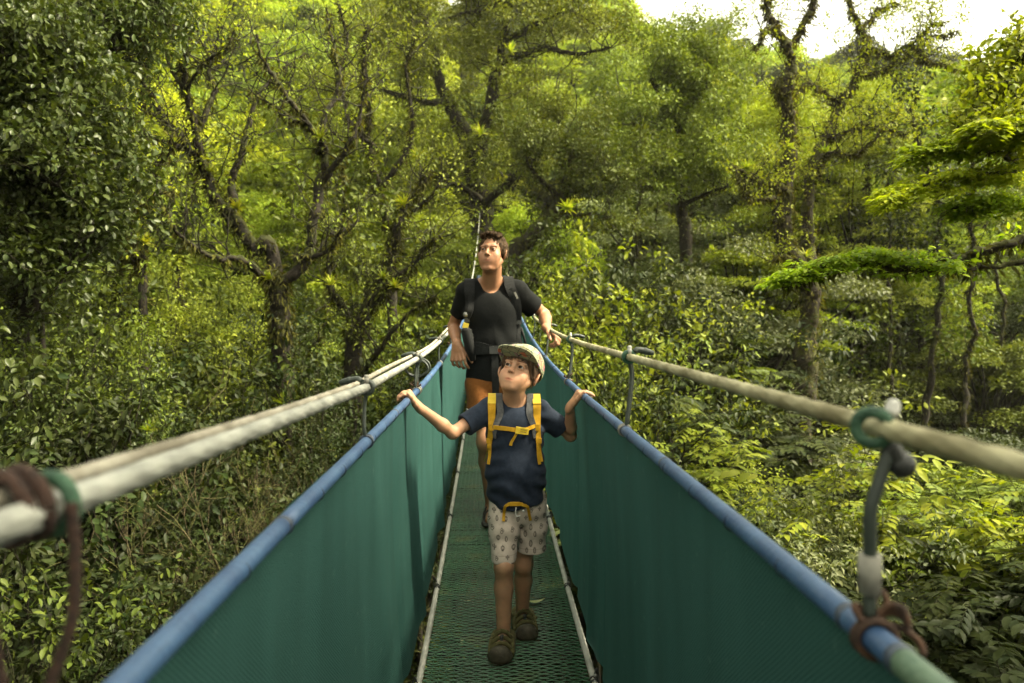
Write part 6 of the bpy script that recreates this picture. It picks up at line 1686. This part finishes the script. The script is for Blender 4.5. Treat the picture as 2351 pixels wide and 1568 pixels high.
# ================================================================== THE MAN
def make_man():
    d0 = 4.95
    root = empty("person", (pk(1125, 1200, 4.9)[0], 4.9, .03))
    tag(root, "man in black tee and orange-brown shorts walking behind the child, one hand on the cable", "man", "people walking on the bridge")
    neck0 = pk(1127, 655, d0); chest = pk(1130, 730, d0); pel = pk(1134, 868, d0)
    sh = [pk(1071, 672, d0), pk(1187, 668, d0)]
    el = [pk(1041, 748, 5.10), pk(1250, 722, 5.08)]
    wr = [pk(1050, 793, 4.88), pk(1256, 756, 4.86)]
    hip = [pk(1112, 885, d0), pk(1158, 885, d0 + .02)]
    kn = [pk(1116, 1015, 4.80), pk(1162, 1010, 5.02)]
    an = [pk(1130, 1163, 4.90), pk(1160, 1150, 5.30)]
    HM = rot_mat(y=1) @ rot_mat(z=-17) @ rot_mat(x=-9); s = 1.05
    HO = pk(1120.5, 571.5, 4.80) - HM @ (np.array([0, -.083, .0045]) * s)
    S = Solid()
    S.ell(lerp(chest, neck0, .25), (.155, .105, .13), None, .05)
    S.ell(lerp(pel, chest, .4), (.145, .10, .17), None, .06); S.ell(pel, (.15, .105, .10), None, .05)
    for i, q in ((0, -1), (1, 1)):
        S.cap(off(neck0, q * .035, .015, .01), off(sh[i], 0, 0, .01), .045, .055, .05)
        S.cap(sh[i], lerp(sh[i], el[i], .5), .049, .044, .03); S.cap(lerp(sh[i], el[i], .45), el[i], .044, .034, .03)
        m = lerp(el[i], wr[i], .3)
        S.cap(el[i], m, .033, .038, .02); S.cap(m, wr[i], .038, .0245, .02)
        S.cap(hip[i], kn[i], .082, .054, .04); S.ell(off(kn[i], 0, -.02, .0), (.045, .04, .055), None, .03)
        calf = off(lerp(kn[i], an[i], .3), 0, .03, 0)
        S.cap(kn[i], calf, .05, .054, .03); S.cap(calf, an[i], .054, .033, .03); S.cap(kn[i], an[i], .042, .034, .02)
        toe = off(an[i], -.015, -.19, 0); g = float(sag(an[i][1])); toe[2] = g + .04
        S.cap(off(an[i], 0, .03, -.04), an[i], .036, .034, .02); S.cap(off(an[i], 0, 0, -.02), toe, .036, .028, .03)
    nk = HO + HM @ np.array([0, .03, -.08]) * s
    S.cap(off(neck0, 0, .025, -.03), nk, .058, .056, .03); S.cap(off(neck0, 0, -.01, -.01), HO + HM @ np.array([0, -.012, -.085]) * s, .042, .045, .03)
    eyes = head_into(S, HM, HO, s, False)
    hand_into(S, wr[0], (.06, -.28, -.95), (.35, .92, -.15), 1, .19, [(25, 32, 22), (32, 38, 26), (38, 40, 28), (40, 42, 30)], 6, (8, 14), 34, k=.006, wr=.026)
    hand_into(S, wr[1], (.58, -.45, -.52), (-.55, -.05, -.85), -1, .19, [(38, 55, 40), (45, 58, 42), (50, 58, 42), (52, 58, 44)], 5, (20, 30), 48, k=.006, wr=.026)
    S.build("body", M_skin_m, root, .0030, 1, body_color(HM, HO, s, False))
    add_eyes(root, eyes, HM @ np.array([-.18, -1, .06]), M_eye)
    # tee
    T = Solid()
    T.ell(lerp(chest, neck0, .22), (.167, .118, .135), None, .05)
    T.cap(pk(1132, 735, d0), pk(1134, 800, d0), .160, .158, .06, flat=.74, fax=(0, 1, 0)); T.cap(pk(1134, 800, d0), pk(1134, 875, d0), .158, .172, .05, flat=.74, fax=(0, 1, 0))
    for i, q in ((0, -1), (1, 1)):
        T.cap(off(neck0, q * .04, .015, .012), off(sh[i], 0, 0, .012), .048, .058, .05)
        e = lerp(sh[i], el[i], .62); u = unit(el[i] - sh[i]); T.cap(sh[i], e + u * .04, .058, .058, .035)
        if i == 1: T.cap(off(sh[i], -.01, 0, -.03), e + np.array([-.02, 0, -.03]), .05, .05, .03)
    T.fn(lambda X: (.007 * noise3(X, 15, 3.0) + .006 * np.sin(30 * (X[:, 2] + 1.2 * np.abs(X[:, 0] - pel[0])) + 3 * np.sin(9 * X[:, 0])) * np.exp(-((X[:, 2] - pel[2] - .15) / .16) ** 2)).astype(np.float32))
    for i in (0, 1):
        u = unit(el[i] - sh[i]); e = lerp(sh[i], el[i], .66); v = unit(np.cross(u, [0, 1, 0]))
        T.p.append(('b', (e + u * .1, np.array([.1, .2, .2]), np.stack([u, v, np.cross(u, v)], 1), .002), .005, 's', e + u * .1, .3))
        T.cap(e - u * .04, e + u * .04, .046, .053, .004, 's')
    T.plane((pel[0], pel[1], pk(1134, 868, d0)[2]), (0, .1, -1), .006)
    T.cap(off(neck0, 0, .02, -.01), off(neck0, 0, -.03, .1), .068, .095, .008, 's'); T.cap(off(neck0, 0, -.06, -.005), off(neck0, 0, -.12, .06), .045, .06, .02, 's')
    T.build("t_shirt", M_black_tee, root, .0045, 1)["label"] = "black short sleeved tee"
    # shorts
    Hs = Solid(); Hs.ell(off(pel, 0, 0, -.03), (.165, .122, .12), None, .05)
    he = [pk(1107, 938, 4.885), pk(1160, 938, 4.99)]
    for i, q in ((0, -1), (1, 1)):
        Hs.cap(off(hip[i], q * .005, 0, 0), he[i] + np.array([0, 0, -.03]), .108, .100, .035)
    Hs.fn(lambda X: (.005 * noise3(X, 14, 7.0) + .003 * np.sin(34 * X[:, 2] + 20 * X[:, 0] + 3 * np.sin(12 * X[:, 0]))).astype(np.float32))
    Hs.plane((pel[0], pel[1], he[0][2]), (0, 0, -1), .005)
    for i in (0, 1): Hs.cap(he[i] + np.array([0, 0, -.01]), he[i] + np.array([0, 0, -.05]), .080, .092, .004, 's')
    Hs.build("shorts", M_orange, root, .005, 1)["label"] = "orange-brown shorts"
    # hair
    Hh = Solid(HM, HO)
    E = lambda c, r, k=.01, op='u', rot=None: Hh.ell(np.array(c) * s, np.array(r) * s, rot, k, op)
    E((0, .024, .044), (.0765, .095, .081), .01)
    for q in (-1, 1):
        Hh.cap(np.array([q * .068, -.008, .04]) * s, np.array([q * .0695, -.004, .004]) * s, .0095, .005, .012)
        E((q * .066, .03, .018), (.011, .05, .042), .02)
    for k_ in range(9):                               # tousled fringe swept to one side
        x = -.048 + k_ * .012
        Hh.cap(np.array([x + .006, -.030, .107 - 5 * x * x]) * s, np.array([x - .004, -.066 + 4 * x * x, .099 - 6 * x * x + .003 * (k_ % 2)]) * s, .014, .0085, .012)
    def strands(X):
        q = (X - HO) @ HM / s
        a = np.arctan2(q[:, 0], q[:, 1] - .02); el_ = q[:, 2]
        return (.0020 * np.sin(26 * a + 60 * el_ + 3 * np.sin(40 * q[:, 0])) + .0014 * np.sin(300 * q[:, 0] + 90 * q[:, 1] + 4 * np.sin(80 * el_)) + .0016 * noise3(q, 90, 1.0)).astype(np.float32)
    Hh.fn(strands)
    E((0, -.105, -.006), (.060, .062, .093), .008, 's')
    Hh.box(np.array([0, -.02, -.10]) * s, (.12, .05, .095), .01, None, .006, 's'); Hh.box(np.array([0, .06, -.145]) * s, (.12, .12, .085), .02, None, .01, 's')
    hair_mesh("hair", Hh, M_hair_m, root, .004, HM, HO, s, 9000, .017, .0010, lambda x, y, z: (-.35 + x * 6, -.9 if (y < .02 and z > .075) else .55, .25 if z > .085 else -.8), 5, .10)
    # sandals
    M_dark = simple_mat("dark_sandal", (.02, .018, .016), (.045, .04, .035), 40, .7)
    for i in (0, 1):
        a = an[i]; g = float(sag(a[1]))
        Z = Solid(); 
        for y_, w_ in ((.05, .042), (-.06, .046), (-.16, .052)): Z.ell((a[0] - .015 * (y_ < -.1), a[1] + y_, g + .018), (w_, .075, .02), None, .03)
        Z.plane((a[0], a[1], g + .003), (0, 0, -1))
        for y_, z_ in ((-.03, .085), (-.10, .068)):
            for k in range(8):
                t0, t1 = PI * k / 8, PI * (k + 1) / 8
                Z.cap((a[0] - .005 + .044 * math.cos(t0), a[1] + y_, g + .012 + z_ * math.sin(t0)), (a[0] - .005 + .044 * math.cos(t1), a[1] + y_, g + .012 + z_ * math.sin(t1)), .011, .011, .004)
        Z.build("sandal", M_dark, root, .005, 1)
    # ---- backpack
    M_pk = cloth_mat("black_nylon", (.006, .0064, .0066), (.013, .014, .014), .4, .7, 90)
    M_strapw = cloth_mat("black_webbing", (.009, .0095, .0095), (.017, .018, .018), .3, .65, 120)
    bp = empty("backpack", pk(1130, 760, d0 + .25)); tag(bp, "large black backpack with hip belt worn by the man", "backpack", "backpacks")
    K = Solid(); K.box(off(chest, .01, .24, -.10), (.15, .10, .28), .06); K.box(off(chest, .01, .33, -.15), (.11, .05, .17), .04, None, .03)
    K.build("pack_body", M_pk, bp, .008, 1)
    def front(px, py, dd=0):
        r = P(px, py, 1.0) - CAM; t = (d0 - .3) / r[1]
        for _ in range(80):
            p_ = CAM + r * t; e_ = min(float(T.ev(p_[None])[0]), float(Hs.ev(p_[None])[0]))
            if e_ < .002 or p_[1] > d0 + .2: break
            t += max(.001, e_ * .7 / np.linalg.norm(r))
        return CAM + r * t - unit(r) * (.006 + dd)
    def over(x_, y_, lift):
        z_ = sh[0][2] + .2
        for _ in range(80):
            e_ = float(T.ev(np.array([[x_, y_, z_]]))[0])
            if e_ < .001: break
            z_ = max(z_ - max(.001, e_ * .7), sh[0][2] - .02)
        return np.array([x_, y_, z_ + lift])
    for i, q in ((0, -1), (1, 1)):
        top = [(1077, 655), (1166, 647)][i]; pts = [[(1078, 670), (1079, 695), (1077, 715), (1072, 735)], [(1172, 662), (1183, 685), (1189, 710), (1192, 740)]][i]
        tp = front(*top); bk = over(tp[0], tp[1] + .14, -.012); md = over(tp[0], tp[1] + .05, .004)
        fc = [(0, .5, 1), (0, -.2, 1), (0, -.9, .5), (0, -1, .1), (q * .2, -1, 0), (q * .4, -.9, 0)]
        mb = MB(); child_ribbon(mb, [bk, md] + [front(*p_, .006) for p_ in pts], [.062, .064, .062, .056, .045, .025], .014, 30, fc)
        st = mb.build("shoulder_strap", M_pk, bp, smooth=False)
        mb = MB(); child_ribbon(mb, [front(*pts[0], .016), front(*pts[1], .016), front(*pts[2], .014), front(*pts[3], .012)], [.022] * 4, .004, 16, (0, -1, 0)); mb.build("strap_webbing", M_strapw, st, smooth=False)
        lo = [(1070, 745), (1072, 775), (1080, 800)] if i == 0 else [(1192, 745), (1191, 775), (1190, 800)]
        mb = MB(); child_ribbon(mb, [front(*p_, .008) for p_ in lo], [.022] * 3, .004, 12, (0, -1, 0)); mb.build("strap_end", M_strapw, st, smooth=False)
        mb = MB(); box(mb, front(*pts[3], .014), (.016, .006, .012)); mb.build("ladder_buckle", M_black, st, smooth=False)
    mb = MB(); box(mb, front(1185, 678, .018), (.006, .003, .022), rot_mat(y=-25)); mb.build("grey_tab", M_tape, bp, smooth=False)
    mb = MB(); torus(mb, front(1079, 760, .014), (0, 1, 0), .011, .0025, 14, 5); torus(mb, front(1082, 768, .014), (.4, 1, 0), .010, .0025, 14, 5); ball(mb, front(1081, 776, .014), .016); ball(mb, front(1070, 722, .016), .018); mb.build("clip_ring", M_steel, bp)
    mb = MB(); child_ribbon(mb, [front(1076, 800, .012), front(1100, 800, .014), front(1135, 803, .014), front(1170, 801, .014), front(1192, 798, .012)], [.07, .075, .05, .07, .07], .014, 24, (0, -1, 0)); hb = mb.build("hip_belt", M_pk, bp, smooth=False)
    mb = MB(); child_ribbon(mb, [front(1108, 802, .022), front(1135, 804, .024), front(1160, 803, .022)], [.028] * 3, .005, 12, (0, -1, 0)); mb.build("belt_webbing", M_strapw, hb, smooth=False)
    mb = MB(); box(mb, front(1135, 804, .03), (.03, .008, .022)); mb.build("belt_buckle", M_black, hb, smooth=False)
    mb = MB(); child_ribbon(mb, [front(1136, 812, .02), front(1137, 850, .014), front(1138, 885, .012), front(1138, 922, .012)], [.040, .044, .044, .040], .005, 16, (0, -1, 0)); mb.build("hanging_strap", M_strapw, hb, smooth=False)
    # holster at the side, yellow and blue tip
    a, b = pk(1068, 752, 4.83), pk(1086, 828, 4.85)
    mb = MB(); tube(mb, [a, lerp(a, b, .1), lerp(a, b, .6), b], [.022, .03, .034, .018], 14); ho = mb.build("side_holster", M_pk, bp)
    mb = MB(); box(mb, a + np.array([.003, -.004, .012]), (.017, .014, .016), rot_mat(y=15)); mb.build("yellow_tip", simple_mat("yellow_plastic", (.5, .38, .03), None, rough=.5), ho, smooth=False)
    mb = MB(); box(mb, a + np.array([-.016, -.003, .008]), (.006, .014, .016), rot_mat(y=15)); mb.build("blue_tip", simple_mat("blue_plastic", (.12, .18, .34), None, rough=.5), ho, smooth=False)
    # loose straps at the other side
    mb = MB(); tube(mb, smooth_path([pk(1196, 752, 4.95), pk(1202, 772, 4.93), pk(1207, 795, 4.95), pk(1200, 805, 4.98), pk(1196, 790, 5.0)], 20), .009, 6); tube(mb, smooth_path([pk(1194, 760, 4.95), pk(1197, 785, 4.94), pk(1205, 803, 4.98)], 14), .007, 6); mb.build("loose_strap", M_strapw, bp)
make_man()
